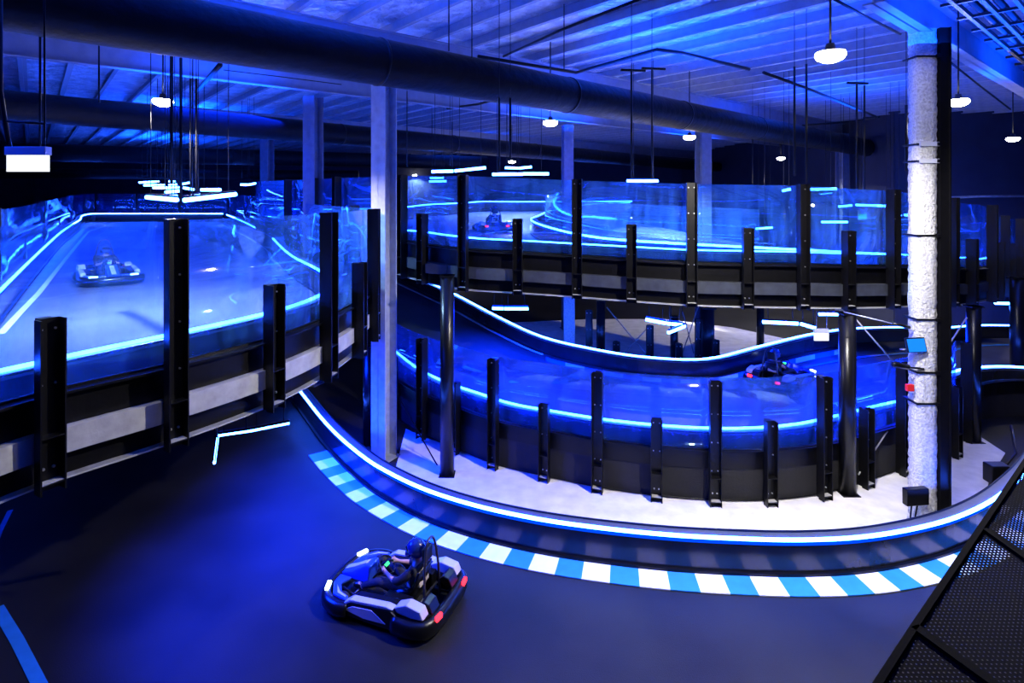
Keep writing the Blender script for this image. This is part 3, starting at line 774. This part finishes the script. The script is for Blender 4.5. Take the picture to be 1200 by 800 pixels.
# tube lights: polylines in picture space at a height
def tube_light(segs, z, label, rods=(), rodtop=None, r=.045, group='hanging blue tube lights', zrod=None):
    pts0 = U(*segs[0][0], z) if z < CZ else dline(*segs[0][0], z)
    root = empty('tube_light', pts0); o = Vector(root.location); tag(root, label, 'tube light', group)
    for a, b in segs:
        pa = (U(*a, z) if z < CZ else dline(*a, z))-o; pb = (U(*b, z) if z < CZ else dline(*b, z))-o
        MB().tube([pa, pb], r, 8).build('light_tube', M['tube'], root)
        MB().beam(pa+Vector((0, 0, r+.02)), pb+Vector((0, 0, r+.02)), .05, .04).build('tube_holder', M['kblack'], root)
        top = (rodtop or CEIL)-z
        for t in (.2, .8):
            c = pa.lerp(pb, t)
            MB().tube([c+Vector((0, 0, .04)), Vector((c.x, c.y, top))], .009, 5).build('drop_wire', M['black'], root)
    return root
def zt_(d, y): return CZ-(y-H0)*d/F
def tl(pairs, d, label, rodtop=None, r=.045):
    """segments given with their own depth d (each end) -> real heights"""
    a0 = pairs[0][0]; root = empty('tube_light', P(a0[0], a0[2], zt_(a0[2], a0[1]))); o = Vector(root.location); tag(root, label, 'tube light', 'hanging blue tube lights')
    for a, b in pairs:
        pa = P(a[0], a[2], zt_(a[2], a[1]))-o; pb = P(b[0], b[2], zt_(b[2], b[1]))-o
        MB().tube([pa, pb], r, 8).build('light_tube', M['tube'], root)
        MB().beam(pa+Vector((0, 0, r+.02)), pb+Vector((0, 0, r+.02)), .05, .04).build('tube_holder', M['kblack'], root)
        for t in (.15, .85):
            c = pa.lerp(pb, t)
            MB().tube([c+Vector((0, 0, .04)), Vector((c.x, c.y, (rodtop or CEIL)-o.z))], .009, 5).build('drop_wire', M['black'], root)
tl([((172, 231, 13), (207, 234, 11.5)), ((216, 234.5, 11.5), (276, 227.5, 13))], 0, 'nearest pair of blue tubes hanging low over the left deck')
tl([((191, 230.5, 15), (207, 230, 15.5)), ((224, 230.5, 15), (234, 229, 15.4))], 0, 'short blue tubes just above the nearest pair over the left deck')
tl([((194, 225, 17), (211, 223.5, 17.5)), ((236, 222.3, 18), (258, 222.3, 17.5))], 0, 'middle row of blue tubes over the left deck')
tl([((180, 220, 21), (211, 220, 20.5)), ((215, 220, 20.5), (227, 222, 20.5))], 0, 'upper middle row of blue tubes over the left deck')
tl([((169, 217, 25), (193, 217, 25)), ((198, 216.8, 25), (207, 216.2, 25)), ((214, 215.5, 25), (222, 214, 25.5))], 0, 'second highest row of blue tubes over the left deck')
tl([((163, 213.8, 30), (186, 212.6, 30)), ((198, 212.5, 30), (206, 212.5, 30))], 0, 'highest farthest row of blue tubes over the left deck')
tl([((282, 216.4, 26), (292, 216.4, 26)), ((291, 216.4, 26), (299, 214.8, 26.5))], 0, 'lone short blue tube left of the blue column behind the deck bend')
tl([((506, 201, 19), (531, 200.5, 19)), ((533, 200.3, 19), (569, 196.5, 19.4))], 0, 'blue tube pair hanging just left of centre over the centre deck')
tl([((577, 204.3, 19), (613, 204, 19)), ((585, 203.6, 19), (643, 203.7, 19))], 0, 'long blue tube hanging at centre over the centre deck')
tl([((592, 196.5, 24), (608, 197, 24)), ((608, 197, 24), (623, 195.5, 24))], 0, 'short blue tube above the long one at centre')
tl([((735, 212, 19), (771, 212, 19)), ((738, 211.5, 19.6), (768, 211.3, 19.6))], 0, 'bright blue tube hanging right of centre behind the clear panels')
tl([((917, 223.5, 20), (926, 221.5, 20)), ((938, 222, 20), (980, 221.3, 20))], 0, 'blue tube hanging over the right part of the centre deck', )
tl([((983, 242, 24), (998, 240.5, 24)), ((1003, 240, 24), (1045, 241.5, 24))], 0, 'farther blue tube just left of the white sprayed column', )
tl([((963, 260, 26), (993, 260, 26)), ((886, 268, 26), (905, 266.5, 26))], 0, 'lowest far blue tubes behind the right part of the centre deck', )
tl([((1041, 253, 22), (1056, 252.3, 22)), ((1060, 252, 22), (1075, 252, 22))], 0, 'small far blue tube beside the white sprayed column')
tl([((504, 208.5, 30), (520, 208.3, 30)), ((503, 212.5, 26), (523, 212.2, 26))], 0, 'faint far blue tubes behind the panel right of the tiniest pendant')
# under deck ones
tl([((757, 374, 15.5), (780, 378.5, 15.5)), ((782, 378.8, 15.5), (799, 380.5, 15.5)), ((802, 382, 15.6), (783.5, 389.5, 15.0))], 0, 'blue tube elbow hanging under the centre deck before the cross brace', rodtop=4.15)
tl([((894, 377, 15.2), (935, 379, 15.2)), ((938, 379, 15.2), (956, 384.5, 15.0))], 0, 'bent blue tube hanging under the centre deck left of the blank sign', rodtop=4.1)
tl([((960, 368, 17), (968, 368, 17)), ((969, 368, 17), (985, 368.2, 17))], 0, 'short blue tube above the blank sign under the centre deck', rodtop=4.1)
tl([((577, 361, 18), (590, 361.5, 18)), ((591, 361.6, 18), (619, 361.6, 18))], 0, 'short straight blue tube under the left end of the centre deck', rodtop=4.15)
tl([((1166, 355, 20), (1173, 355.2, 20)), ((1173, 355.2, 20), (1186, 355.5, 20))], 0, 'short blue tube below the right end of the centre deck', rodtop=3.4)
tl([((256, 510, 9.4), (294, 504.5, 9.5)), ((294, 504.5, 9.5), (339, 495.5, 9.7)), ((255, 512, 9.4), (251, 543, 9.4))], 0, 'angled blue tubes hanging under the edge of the left deck', rodtop=3.80, r=.022)

# signs
def sign(px0, py0, px1, py1, d, label, zc_=None):
    z0 = zt_(d, py1); z1 = zt_(d, py0); w = (px1-px0)/F*d; p = P((px0+px1)/2, d, (z0+z1)/2); root = empty('hanging_sign', p, 0); tag(root, label, 'sign')
    h = z1-z0
    MB().box((0, 0, h*.33), (w, .09, h*.34)).build('sign_casing', M['signgrey'], root, bevel=.006)
    MB().box((0, 0, -h*.17), (w, .03, h*.66)).build('sign_face', M['panelwhite'], root)
    return root, w, h
r_, w, h = sign(9, 172, 57, 201, 6.2, 'blank white lit sign box hanging at far left')
MB().tube([(-.20, 0, h*.5), (-.23, 0, h*.5+.15), (-.30, 0, h*.5+.6), (-.31, 0, 3.3)], .022, 8).build('cable_conduit', M['black'], r_)
MB().tube([(.18, 0, h*.5), (.17, 0, 3.3)], .010, 6).build('drop_rod', M['black'], r_)
MB().tube([(-.27, 0, h*.5+.28), (.18, 0, h*.5+.25)], .014, 6).build('cross_rod', M['black'], r_)
r_, w, h = sign(954, 385, 971, 399, 14.6, 'blank white lit sign hanging under the centre deck beside the dark round column')
for s_ in (-.12, .14): MB().tube([(s_, 0, h*.5), (s_, 0, h*.5+.45)], .008, 5).build('drop_rod', M['greybeam'], r_)
ex = empty('exit_sign', P(1010.5, 28.5, zt_(28.5, 252))); tag(ex, 'small green exit sign far off left of the white sprayed column', 'sign')
MB().box((0, 0, 0), (.44, .06, .5)).build('sign_casing', M['signgrey'], ex)
MB().box((0, -.035, -.08), (.40, .012, .26)).build('sign_face', M['green'], ex)

# ceiling conduits, strut frames, hanging rods
def conduit(pts, r, label, name='conduit_pipe', m='black'):
    o = Vector(pts[0]); ob = MB().tube([Vector(p)-o for p in pts], r, 6).build(name, M[m]); ob.location = o; return tag(ob, label, 'pipe')
zz = 10.6
conduit([dline(965, -8, zz), dline(1012, 18, zz), dline(1055, 40, zz)], .03, 'thin dark conduit from the top edge to the white sprayed column')
conduit([dline(1100, 62, zz), dline(1145, 98, zz), dline(1184, 128, zz)], .03, 'thin dark conduit between the two right hand pendant lamps')
conduit([dline(895, 85, 10.2), dline(950, 105, 10.2), dline(1030, 138, 10.2)], .05, 'dark conduit slanting under the roof left of the sprayed column')
conduit([dline(560, 66, 10.5), dline(675, 85, 10.5), dline(770, 58, 10.5), dline(800, 62, 10.5), dline(878, 81, 10.5)], .05, 'kinked dark pipe running above the nearest duct')
conduit([dline(590, 66, 10.6), dline(660, 34, 10.6), dline(752, -2, 10.6)], .035, 'dark pipe slanting up to the top edge at centre')
conduit([dline(524, 127, 10.4), dline(560, 122, 10.4), dline(600, 112, 10.4), dline(606, 112, 10.4)], .05, 'short dark pipe below the nearest duct near centre')
conduit([dline(262, 82, 10.4), dline(330, 90, 10.4), dline(400, 99, 10.4)], .015, 'thin wire under the roof left of the thick pale grey column')
conduit([dline(230, 108, 10.3), dline(258, 76, 10.3)], .07, 'short dark strut under the roof right of the upper left pendant')
conduit([dline(940, 147, 10.2), dline(1000, 142, 10.2), dline(1030, 137, 10.2)], .05, 'short dark pipe joining the slanting conduit at right')
conduit([P(1097, 28.9, zt_(28.9, 232)), P(1150, 28.9, zt_(28.9, 230)), P(1205, 28.9, zt_(28.9, 229.5))], .06, 'pale pipe along the navy wall at right', m='greybeam')
# cable tray top right
tr = empty('cable_tray', dline(1110, 4, 10.0)); o = Vector(tr.location); tag(tr, 'dark ladder cable tray above the top right corner', 'cable tray')
A = dline(1085, -25, 10.0)-o; B = dline(1215, 85, 10.0)-o; sd_ = (B-A).normalized().cross(Vector((0, 0, 1)))
for s_ in (0, .35, .7): MB().beam(A+sd_*s_, B+sd_*s_, .06, .08).build('tray_rail', M['black'], tr)
for k in range(9):
    c = A.lerp(B, (k+.5)/9); MB().beam(c-sd_*.2, c+sd_*.9, .05, .05).build('tray_rung', M['black'], tr)
for k in range(2): MB().tube([A+sd_*(.15+.3*k)+Vector((0, 0, .08)), B+sd_*(.15+.3*k)+Vector((0, 0, .08))], .06, 8).build('cable', M['black'], tr)

def rods(px, y0, y1, d, label, r=.02, cap=False):
    a = P(px, d, zt_(d, y0)); b = P(px, d, zt_(d, y1)); root = empty('hanging_rod', a); tag(root, label, 'rod', 'dark rods hanging from the roof')
    MB().tube([(0, 0, 0), b-a], r, 6).build('rod', M['black'], root)
    MB().tube([(0, 0, 0), (0, 0, CEIL-a.z)], .008, 5).build('hanger_wire', M['black'], root)
    if cap: MB().beam(Vector((-.25, 0, 0)), Vector((.35, .1, 0)), .06, .05).build('strut_channel', M['black'], root)
for px, y0, y1, d, r, cap, lab in ((201, 62, 215, 11, .035, True, 'thick dark rod left of the pair above the left deck tubes'), (212, 68, 238, 10, .028, False, 'second dark rod above the left deck tubes'),
        (223, 92, 226, 14, .02, False, 'third dark rod above the left deck tubes'), (230, 92, 224, 14, .03, False, 'rightmost dark rod above the left deck tubes'),
        (585, 115, 200, 12.5, .024, False, 'left rod of the pair at centre below the nearest duct'), (598, 115, 188, 13, .028, False, 'right rod of the pair at centre below the nearest duct'),
        (740, 82, 208, 13.5, .026, True, 'left rod of the pair right of centre'), (764, 80, 210, 14, .022, True, 'right rod of the pair right of centre'),
        (931, 78, 206, 13.5, .03, False, 'left dark rod between duct end and sprayed column'), (945, 75, 214, 13.5, .03, False, 'second dark rod between duct end and sprayed column'),
        (1004, 97, 222, 15, .03, True, 'third dark rod left of the sprayed column'), (1013, 100, 222, 15, .025, False, 'fourth dark rod left of the sprayed column'),
        (1062, 123, 200, 13, .03, False, 'dark rod touching the left side of the sprayed column'), (526, -5, 60, 11, .012, False, 'thin rod from the top edge to the nearest duct, left one'),
        (553, -5, 68, 12, .012, False, 'thin rod from the top edge to the nearest duct, middle one'), (661, -5, 82, 13.5, .012, False, 'thin rod from the top edge to the nearest duct, right one'),
        (477, 107, 195, 20, .02, False, 'thin bent rod right of the thick pale grey column'), (530, 143, 198, 20, .02, False, 'thin rod above the left tube pair near centre'),
        (116, 35, 120, 10, .015, False, 'thin rod behind the nearest duct at upper left'), (47, 37, 175, 8, .015, False, 'thin rod above the blank sign at left'),
        (882, 163, 215, 22, .02, False, 'thin far rod above the right part of the centre deck'), (896, 168, 260, 22, .018, False, 'thin long far rod above the right part of the centre deck')):
    rods(px, y0, y1, d, lab, r, cap)

# ================================================================ NEAR RIGHT: dark mesh panel of the viewing platform
mm = bpy.data.materials.new('black_wire_mesh'); mm.use_nodes = True; nt = mm.node_tree; nt.nodes.clear()
N = nt.nodes.new; L_ = nt.links.new
out = N('ShaderNodeOutputMaterial'); tr_ = N('ShaderNodeBsdfTransparent'); df = N('ShaderNodeBsdfPrincipled'); df.inputs['Base Color'].default_value = (.003, .003, .004, 1); df.inputs['Roughness'].default_value = .9; df.inputs['Specular IOR Level'].default_value = .03
tc = N('ShaderNodeTexCoord'); sx = N('ShaderNodeSeparateXYZ'); L_(tc.outputs['Object'], sx.inputs[0])
prev = None
for ax in (0, 1):
    a = N('ShaderNodeMath'); a.operation = 'MULTIPLY'; a.inputs[1].default_value = 55; L_(sx.outputs[ax], a.inputs[0])
    b = N('ShaderNodeMath'); b.operation = 'FRACT'; L_(a.outputs[0], b.inputs[0])
    c = N('ShaderNodeMath'); c.operation = 'LESS_THAN'; c.inputs[1].default_value = .70; L_(b.outputs[0], c.inputs[0])
    if prev is None: prev = c
    else:
        m_ = N('ShaderNodeMath'); m_.operation = 'MAXIMUM'; L_(prev.outputs[0], m_.inputs[0]); L_(c.outputs[0], m_.inputs[1]); prev = m_
mx = N('ShaderNodeMixShader'); L_(prev.outputs[0], mx.inputs[0]); L_(tr_.outputs[0], mx.inputs[1]); L_(df.outputs[0], mx.inputs[2]); L_(mx.outputs[0], out.inputs[0])
zm = 5.1
r0 = U(1215, 522, zm); r1 = U(1155, 622, zm); r2 = U(1072, 737, zm); r3 = U(1022, 815, zm)
gr = empty('mesh_guard', r2); o = Vector(gr.location); tag(gr, 'dark framed wire mesh panel in the near bottom right corner', 'mesh panel')
mb = MB(); mb.add([r0-o, r1-o, r2-o, r3-o, U(1260, 870, zm)-o, U(1330, 640, zm)-o], [(0, 1, 2, 3, 4, 5)]); mb.build('wire_mesh', mm, gr)
MB().beam(r0-o, r2-o, .025, .03).beam(r2-o, r3-o, .025, .03).build('frame_rail', M['matte'], gr)
MB().beam(r1-o, U(1215, 665, zm)-o, .035, .03).build('cross_bar', M['matte'], gr)
MB().beam(r2-o, U(1170, 808, zm)-o, .04, .03).build('cross_bar', M['matte'], gr)
# small things behind the barrier at right
bx = empty('equipment_box', U(1178, 583, .0)+Vector((.1, .5, 0))); 
bx.location = U(1168, 565, 0); tag(bx, 'low dark metal box behind the barrier at far right', 'box')
MB().box((0, 0, .22), (.45, .3, .44)).build('case', M['kblack'], bx, bevel=.03)
MB().tube([(.25, .1, .3), (.9, .5, .45), (1.3, 1.1, .9)], .03, 8).build('support_arm', M['kblack'], bx)
for px, py, lab in ((1150, 455, 'dark bundle on the floor near the round column at right'), (1172, 452, 'second dark bundle on the floor, nearer the right edge')):
    p = U(px, py, .1)
    o = MB().sphere((0, 0, .18), .35, 8, sc=(1.3, .9, .6)).sphere((.4, .1, .25), .22, 8).sphere((-.35, .15, .12), .2, 8).build('equipment_bundle', M['cloth']); o.location = (p.x, p.y-.3, 0)
    tag(o, lab, 'equipment')
# junction plate on centre deck beam
th = thing_box('joint_plate', 512, 315, 15.35, (.7, .10, .26), 'dimbeam', 'grey steel joint plate on the deck edge above the left round column', 'steel plate', rz=math.radians(-28))

# ================================================================ KARTS
def skinned(name, verts, edges, radii, m, parent, root=0, sub=1):
    me = bpy.data.meshes.new(name); me.from_pydata(verts, edges, []); me.materials.append(m)
    o = bpy.data.objects.new(name, me); COL.objects.link(o)
    md = o.modifiers.new('skin', 'SKIN'); md.use_smooth_shade = True
    if not me.skin_vertices: 
        bm = bmesh.new(); bm.from_mesh(me); bm.verts.layers.skin.verify(); bm.to_mesh(me); bm.free()
    sv = me.skin_vertices[0].data
    for i, r in enumerate(radii): sv[i].radius = (r, r) if not isinstance(r, tuple) else r
    sv[root].use_root = True
    sb = o.modifiers.new('sub', 'SUBSURF'); sb.levels = sub; sb.render_levels = sub
    if parent: o.parent = parent
    return o
def driver():
    root = empty('person', (0, 0, 0))
    V = []; E = []; R = []
    def a(p, r, link=None):
        V.append(p); R.append(r)
        if link is not None: E.append((link, len(V)-1))
        return len(V)-1
    pel = a((0, -.36, .24), .13); ab = a((0, -.41, .38), .125, pel); ch = a((0, -.46, .56), (.15), ab); nk = a((0, -.44, .72), .062, ch)
    hd = a((0, -.42, .80), .085, nk); hd2 = a((0, -.42, .90), .09, hd)
    for s in (-1, 1):
        sh = a((s*.19, -.45, .64), .07, ch); el = a((s*.27, -.20, .47), .047, sh); wr = a((s*.17, .02, .50), .030, el); pm_ = a((s*.155, .085, .515), .034, wr)
        for k, (dx, dz, ln_) in enumerate(((-.03, .03, .055), (-.01, .035, .065), (.012, .03, .06), (.03, .02, .045))):
            f1 = a((s*(.15+dx), .085+ln_*.7, .53+dz), .010, pm_); a((s*(.14+dx), .085+ln_*.75, .50+dz), .009, f1)
        t1 = a((s*.12, .09, .50), .011, pm_); a((s*.105, .12, .49), .010, t1)
        hp_ = a((s*.10, -.30, .22), .095, pel); kn = a((s*.22, .12, .38), .065, hp_); an = a((s*.17, .50, .16), .042, kn); a((s*.17, .60, .22), .036, an)
    b = skinned('body', V, E, R, M['skin'], root, 0, 1); tag(b)
    # clothing: jacket with sleeves to the elbow, trousers
    V2 = []; E2 = []; R2 = []
    def c(p, r, link=None):
        V2.append(p); R2.append(r)
        if link is not None: E2.append((link, len(V2)-1))
        return len(V2)-1
    pel = c((0, -.36, .27), .155); ab = c((0, -.41, .38), .15, pel); ch = c((0, -.46, .57), .175, ab); nk = c((0, -.445, .68), .085, ch)
    for s in (-1, 1):
        sh = c((s*.20, -.45, .64), .088, ch); el = c((s*.275, -.22, .475), .064, sh); c((s*.235, -.12, .485), .056, el)
    skinned('jacket', V2, E2, R2, M['cloth'], root, 0, 1)
    V3 = []; E3 = []; R3 = []
    def e(p, r, link=None):
        V3.append(p); R3.append(r)
        if link is not None: E3.append((link, len(V3)-1))
        return len(V3)-1
    pel = e((0, -.35, .22), .145)
    for s in (-1, 1):
        h1 = e((s*.11, -.28, .22), .105, pel); kn = e((s*.22, .12, .385), .080, h1); e((s*.17, .52, .17), .052, kn)
    skinned('trousers', V3, E3, R3, M['tan'] if False else M['cloth'], root, 0, 1)
    for s in (-1, 1):
        MB().sphere((s*.17, .58, .17), .06, 8, sc=(.8, 1.7, .9)).build('shoe', M['kblack'], root)
    mb = MB(); mb.sphere((0, -.42, .915), .15, 14, sc=(.92, 1.08, 1.0)); hb = mb.build('helmet', M['helmet'], root)
    MB().sphere((0, -.385, .915), .148, 12, sc=(.86, 1.03, .42)).build('visor', M['visor'], hb)
    MB().box((0, -.30, .83), (.17, .10, .09)).build('chin_guard', M['helmet'], hb, bevel=.02)
    return root
def rbox(mb, poly, axis, a, b, mi=0): return mb.prism(poly, axis, a, b, mi)
def digits(text, h, m, parent, loc, rx=0, rz=0):
    """seven segment style strokes joined as one mesh, in XZ plane"""
    SEG = {'1': 'bc', '8': 'abcdefg', '2': 'abged', '4': 'fgbc'}
    mb = MB(); w = h*.5; t = h*.16; x0 = -(len(text)*w*1.35)/2+w*.675
    for i, ch in enumerate(text):
        cx = x0+i*w*1.35
        geo = {'a': (0, h/2, w, t), 'g': (0, 0, w, t), 'd': (0, -h/2, w, t), 'f': (-w/2, h/4, t, h/2), 'b': (w/2, h/4, t, h/2), 'e': (-w/2, -h/4, t, h/2), 'c': (w/2, -h/4, t, h/2)}
        for s_ in SEG[ch]:
            gx, gz, gw, gh = geo[s_]; mb.box((cx+gx, 0, gz), (gw+t*.5 if gw > t else gw, .004, gh+t*.5 if gh > t else gh))
    o = mb.build('race_number', m, parent); o.location = loc; o.rotation_euler = (rx, 0, rz); return o
def kart(label, number=None):
    root = empty('go_kart', (0, 0, 0)); tag(root, label, 'go-kart', 'electric racing karts')
    # frame and floor
    MB().box((0, .15, .055), (.62, 1.35, .02)).build('floor_pan', M['kframe'], root)
    mb = MB()
    for s in (-1, 1): mb.tube([(s*.34, -.85, .09), (s*.36, -.2, .08), (s*.33, .45, .08), (s*.22, .85, .1)], .018, 8)
    mb.tube([(-.5, .55, .13), (.5, .55, .13)], .018, 8).tube([(-.5, -.55, .13), (.5, -.55, .13)], .022, 8)
    mb.build('chassis_frame', M['kframe'], root)
    # wrap around bumpers: front, sides, rear
    def wrap(name, pts, prof, m):
        p = smooth([Vector((x, y, 0)) for x, y in pts], 5); return MB().sweep(p, prof, smooth=True).build(name, m, root)
    pr = [(-.06, .05), (.07, .04), (.10, .10), (.09, .20), (.03, .25), (-.05, .24)]
    fb = wrap('front_bumper', [(.66, .42), (.68, .62), (.60, .85), (.40, .99), (.0, 1.04), (-.40, .99), (-.60, .85), (-.68, .62), (-.66, .42)], [(-o_, z_1) for o_, z_1 in pr], M['kblack'])
    for s in (-1, 1):
        hl = MB().box((s*.46, .965, .255), (.20, .07, .05), s*-.42).build('headlight', M['head'], root, bevel=.015)
        MB().prism([(s*.16, .72), (s*.16, .95), (s*.36, .93), (s*.60, .76), (s*.64, .50), (s*.56, .48), (s*.50, .66), (s*.34, .80)], 'Z', .22, .27).build('front_wing_panel', M['kblu'], root, bevel=.02)
        MB().prism([(s*.40, .83), (s*.56, .70), (s*.60, .52), (s*.57, .52), (s*.52, .68)], 'Z', .265, .275).build('wing_stripe', M['kwhite'], root)
    rb = wrap('rear_bumper', [(-.66, -.42), (-.68, -.75), (-.60, -.93), (-.35, -1.0), (.35, -1.0), (.60, -.93), (.68, -.75), (.66, -.42)], [(-o_, z_1*1.15) for o_, z_1 in pr], M['kblack'])
    for s in (-1, 1):
        MB().box((s*.43, -1.07, .27), (.14, .05, .075), s*.12).build('tail_light', M['tail'], root, bevel=.01)
        # side pods
        side = [(-.50, .05), (.50, .05), (.56, .18), (.35, .30), (-.35, .36), (-.55, .24)]
        MB().prism(side, 'X', s*.40, s*.70).build('side_pod', M['kblack'], root, bevel=.03)
        MB().prism([(-.42, .365), (-.30, .385), (.36, .325), (.55, .20), (.50, .19), (.33, .29), (-.34, .345)], 'X', s*.56, s*.685).build('side_pod_cover', M['kwhite'], root, bevel=.01)
        MB().prism([(-.30, .14), (.10, .12), (.45, .17), (.30, .25), (-.05, .28)], 'X', s*.698, s*.712).build('side_stripe', M['kblu' if s > 0 else 'kwhite'], root)
        # rear quarter panels
        MB().prism([(-.92, .30), (-.86, .42), (-.62, .46), (-.42, .38), (-.45, .30), (-.70, .28)], 'X', s*.46, s*.64).build('rear_quarter_panel', M['kwhite'], root, bevel=.015)
        MB().prism([(-.97, .26), (-.90, .40), (-.80, .43), (-.72, .36), (-.80, .28)], 'X', s*.20, s*.44).build('rear_cover', M['kblack'], root, bevel=.015)
        # wheels
        for y, r, w in ((.62, .135, .13), (-.66, .145, .19)):
            t = MB().lathe([(.07, -w/2), (r*.85, -w/2), (r, -w/2+.025), (r, w/2-.025), (r*.85, w/2), (.07, w/2)], (s*.53, y, r), 'X', 22).build('wheel', M['tyre'], root)
            MB().lathe([(0, s*(w/2-.04)), (.03, s*(w/2-.01)), (.045, s*(w/2-.04)), (.07, s*(w/2+.004)), (.075, s*(w/2-.01))], (s*.53, y, r), 'X', 16).build('rim', M['chrome'], t)
    # nose fairing
    MB().prism([(.42, .20), (.92, .20), (.96, .27), (.72, .36), (.46, .50), (.38, .50)], 'X', -.13, .13).build('nose_fairing', M['kblu'], root, bevel=.02)
    MB().prism([(.50, .475), (.72, .368), (.93, .285), (.94, .295), (.73, .382), (.51, .492)], 'X', -.055, .055).build('nose_stripe', M['kwhite'], root)
    # steering
    MB().tube([(0, .42, .22), (0, .15, .50)], .016, 8).build('steering_column', M['kframe'], root)
    n = 20; c0 = Vector((0, .14, .515)); ax = Vector((0, -.68, .73)); u = Vector((1, 0, 0)); v = ax.cross(u)
    sw = MB().tube([c0+(u*math.cos(2*math.pi*k/n)+v*math.sin(2*math.pi*k/n))*.15 for k in range(n)], .016, 8, closed=True)
    sw.beam(c0-u*.14, c0+u*.14, .03, .014); sw.beam(c0, c0-v*.14, .03, .014)
    sw = sw.build('steering_wheel', M['kblack'], root)
    MB().box(c0+Vector((0, .0, .01)), (.09, .05, .02), rx=.8).build('display', M['greenled'], sw)
    # seat
    mb = MB(); prof = [(-.22, .36), (-.24, .22), (-.19, .10), (0, .07), (.19, .10), (.24, .22), (.22, .36)]
    st = []
    for y, sc_, dz in ((-.08, 1.0, -.0), (-.25, 1.02, -.01), (-.42, 1.0, .04)):
        st.append([(x*sc_, y, max(.06, z1*(.75 if y > -.2 else 1)+dz)) for x, z1 in prof])
    st.append([(x*.98, -.50-.03*(1-abs(x)*3), .36+z1*.25) for x, z1 in prof]); st.append([(x*.85, -.58, .66) for x, z1 in prof])
    nn_ = len(prof); vs = [q for r_1 in st for q in r_1]
    mb.add(vs, [(i*nn_+k, i*nn_+k+1, (i+1)*nn_+k+1, (i+1)*nn_+k) for i in range(len(st)-1) for k in range(nn_-1)], 0, True)
    so = mb.build('seat', M['kblack'], root); m1 = so.modifiers.new('t', 'SOLIDIFY'); m1.thickness = .025
    MB().box((0, -.53, .50), (.30, .05, .24), rx=-.2).build('seat_pad', M['tan'], root, bevel=.02)
    # engine / battery boxes beside the seat
    for s in (-1, 1): MB().box((s*.36, -.32, .22), (.16, .46, .26)).build('battery_box', M['kblack'], root, bevel=.02)
    # roll hoop with headrest
    MB().tube(smooth([Vector(q) for q in ((-.24, -.72, .12), (-.22, -.70, .60), (-.15, -.68, .98), (-.07, -.67, 1.12), (.07, -.67, 1.12), (.15, -.68, .98), (.22, -.70, .60), (.24, -.72, .12))], 4), .020, 8).build('roll_hoop', M['kframe'], root)
    MB().box((0, -.62, .88), (.24, .07, .22)).build('headrest', M['kblack'], root, bevel=.02)
    if number == '18': digits(number, .10, M['kwhite'], root, (0, .44, .58), rx=0)
    return root
def head_angle(dx, dy): return math.atan2(dy, dx)-math.pi/2
drv = driver()
def place(label, plabel, p, dx, dy, sc, number=None, jersey=None):
    k = kart(label, number); k.location = p; k.rotation_euler = (0, 0, head_angle(dx, dy)); k.scale = (sc,)*3
    d_ = copy_tree(drv) if place.used else drv
    place.used = True
    d_.location = p; d_.rotation_euler = k.rotation_euler; d_.scale = (sc,)*3
    tag(d_, plabel, 'person', 'kart drivers')
    if jersey: digits(jersey, .20, M['kwhite'], d_, (0, -.655, .60), rx=0)
    return k, d_
place.used = False
place('black kart with white and blue side panels turning on the near dark track', 'driver in black jacket and helmet gripping the wheel of the nearest kart',
      Vector((-1.98, 9.62, .02)), -.93, .37, 1.02)
kp = on_l(127, 330)
place('dark blue kart numbered 18 with bright headlights coming forward on the left deck', 'helmeted driver facing forward in the left deck kart', kp+Vector((0, 0, .012)), .68, -.73, 1.1, '18')
kp = on_c(577, 271)
place('kart with two red tail lights driving away on the centre deck', 'driver seen from behind in the far kart on the centre deck', kp+Vector((0, 0, .01)), -.22, .97, 1.15, None, '24')
kp = on_low(890, .72, .03)
kp = Vector((8.6, 18.2, 0)); kp.z = .86
place('dark kart with red tail lights half hidden behind the lower clear panels', 'driver in dark clothing in the kart behind the lower clear panels', kp, .8, .6, 1.05)
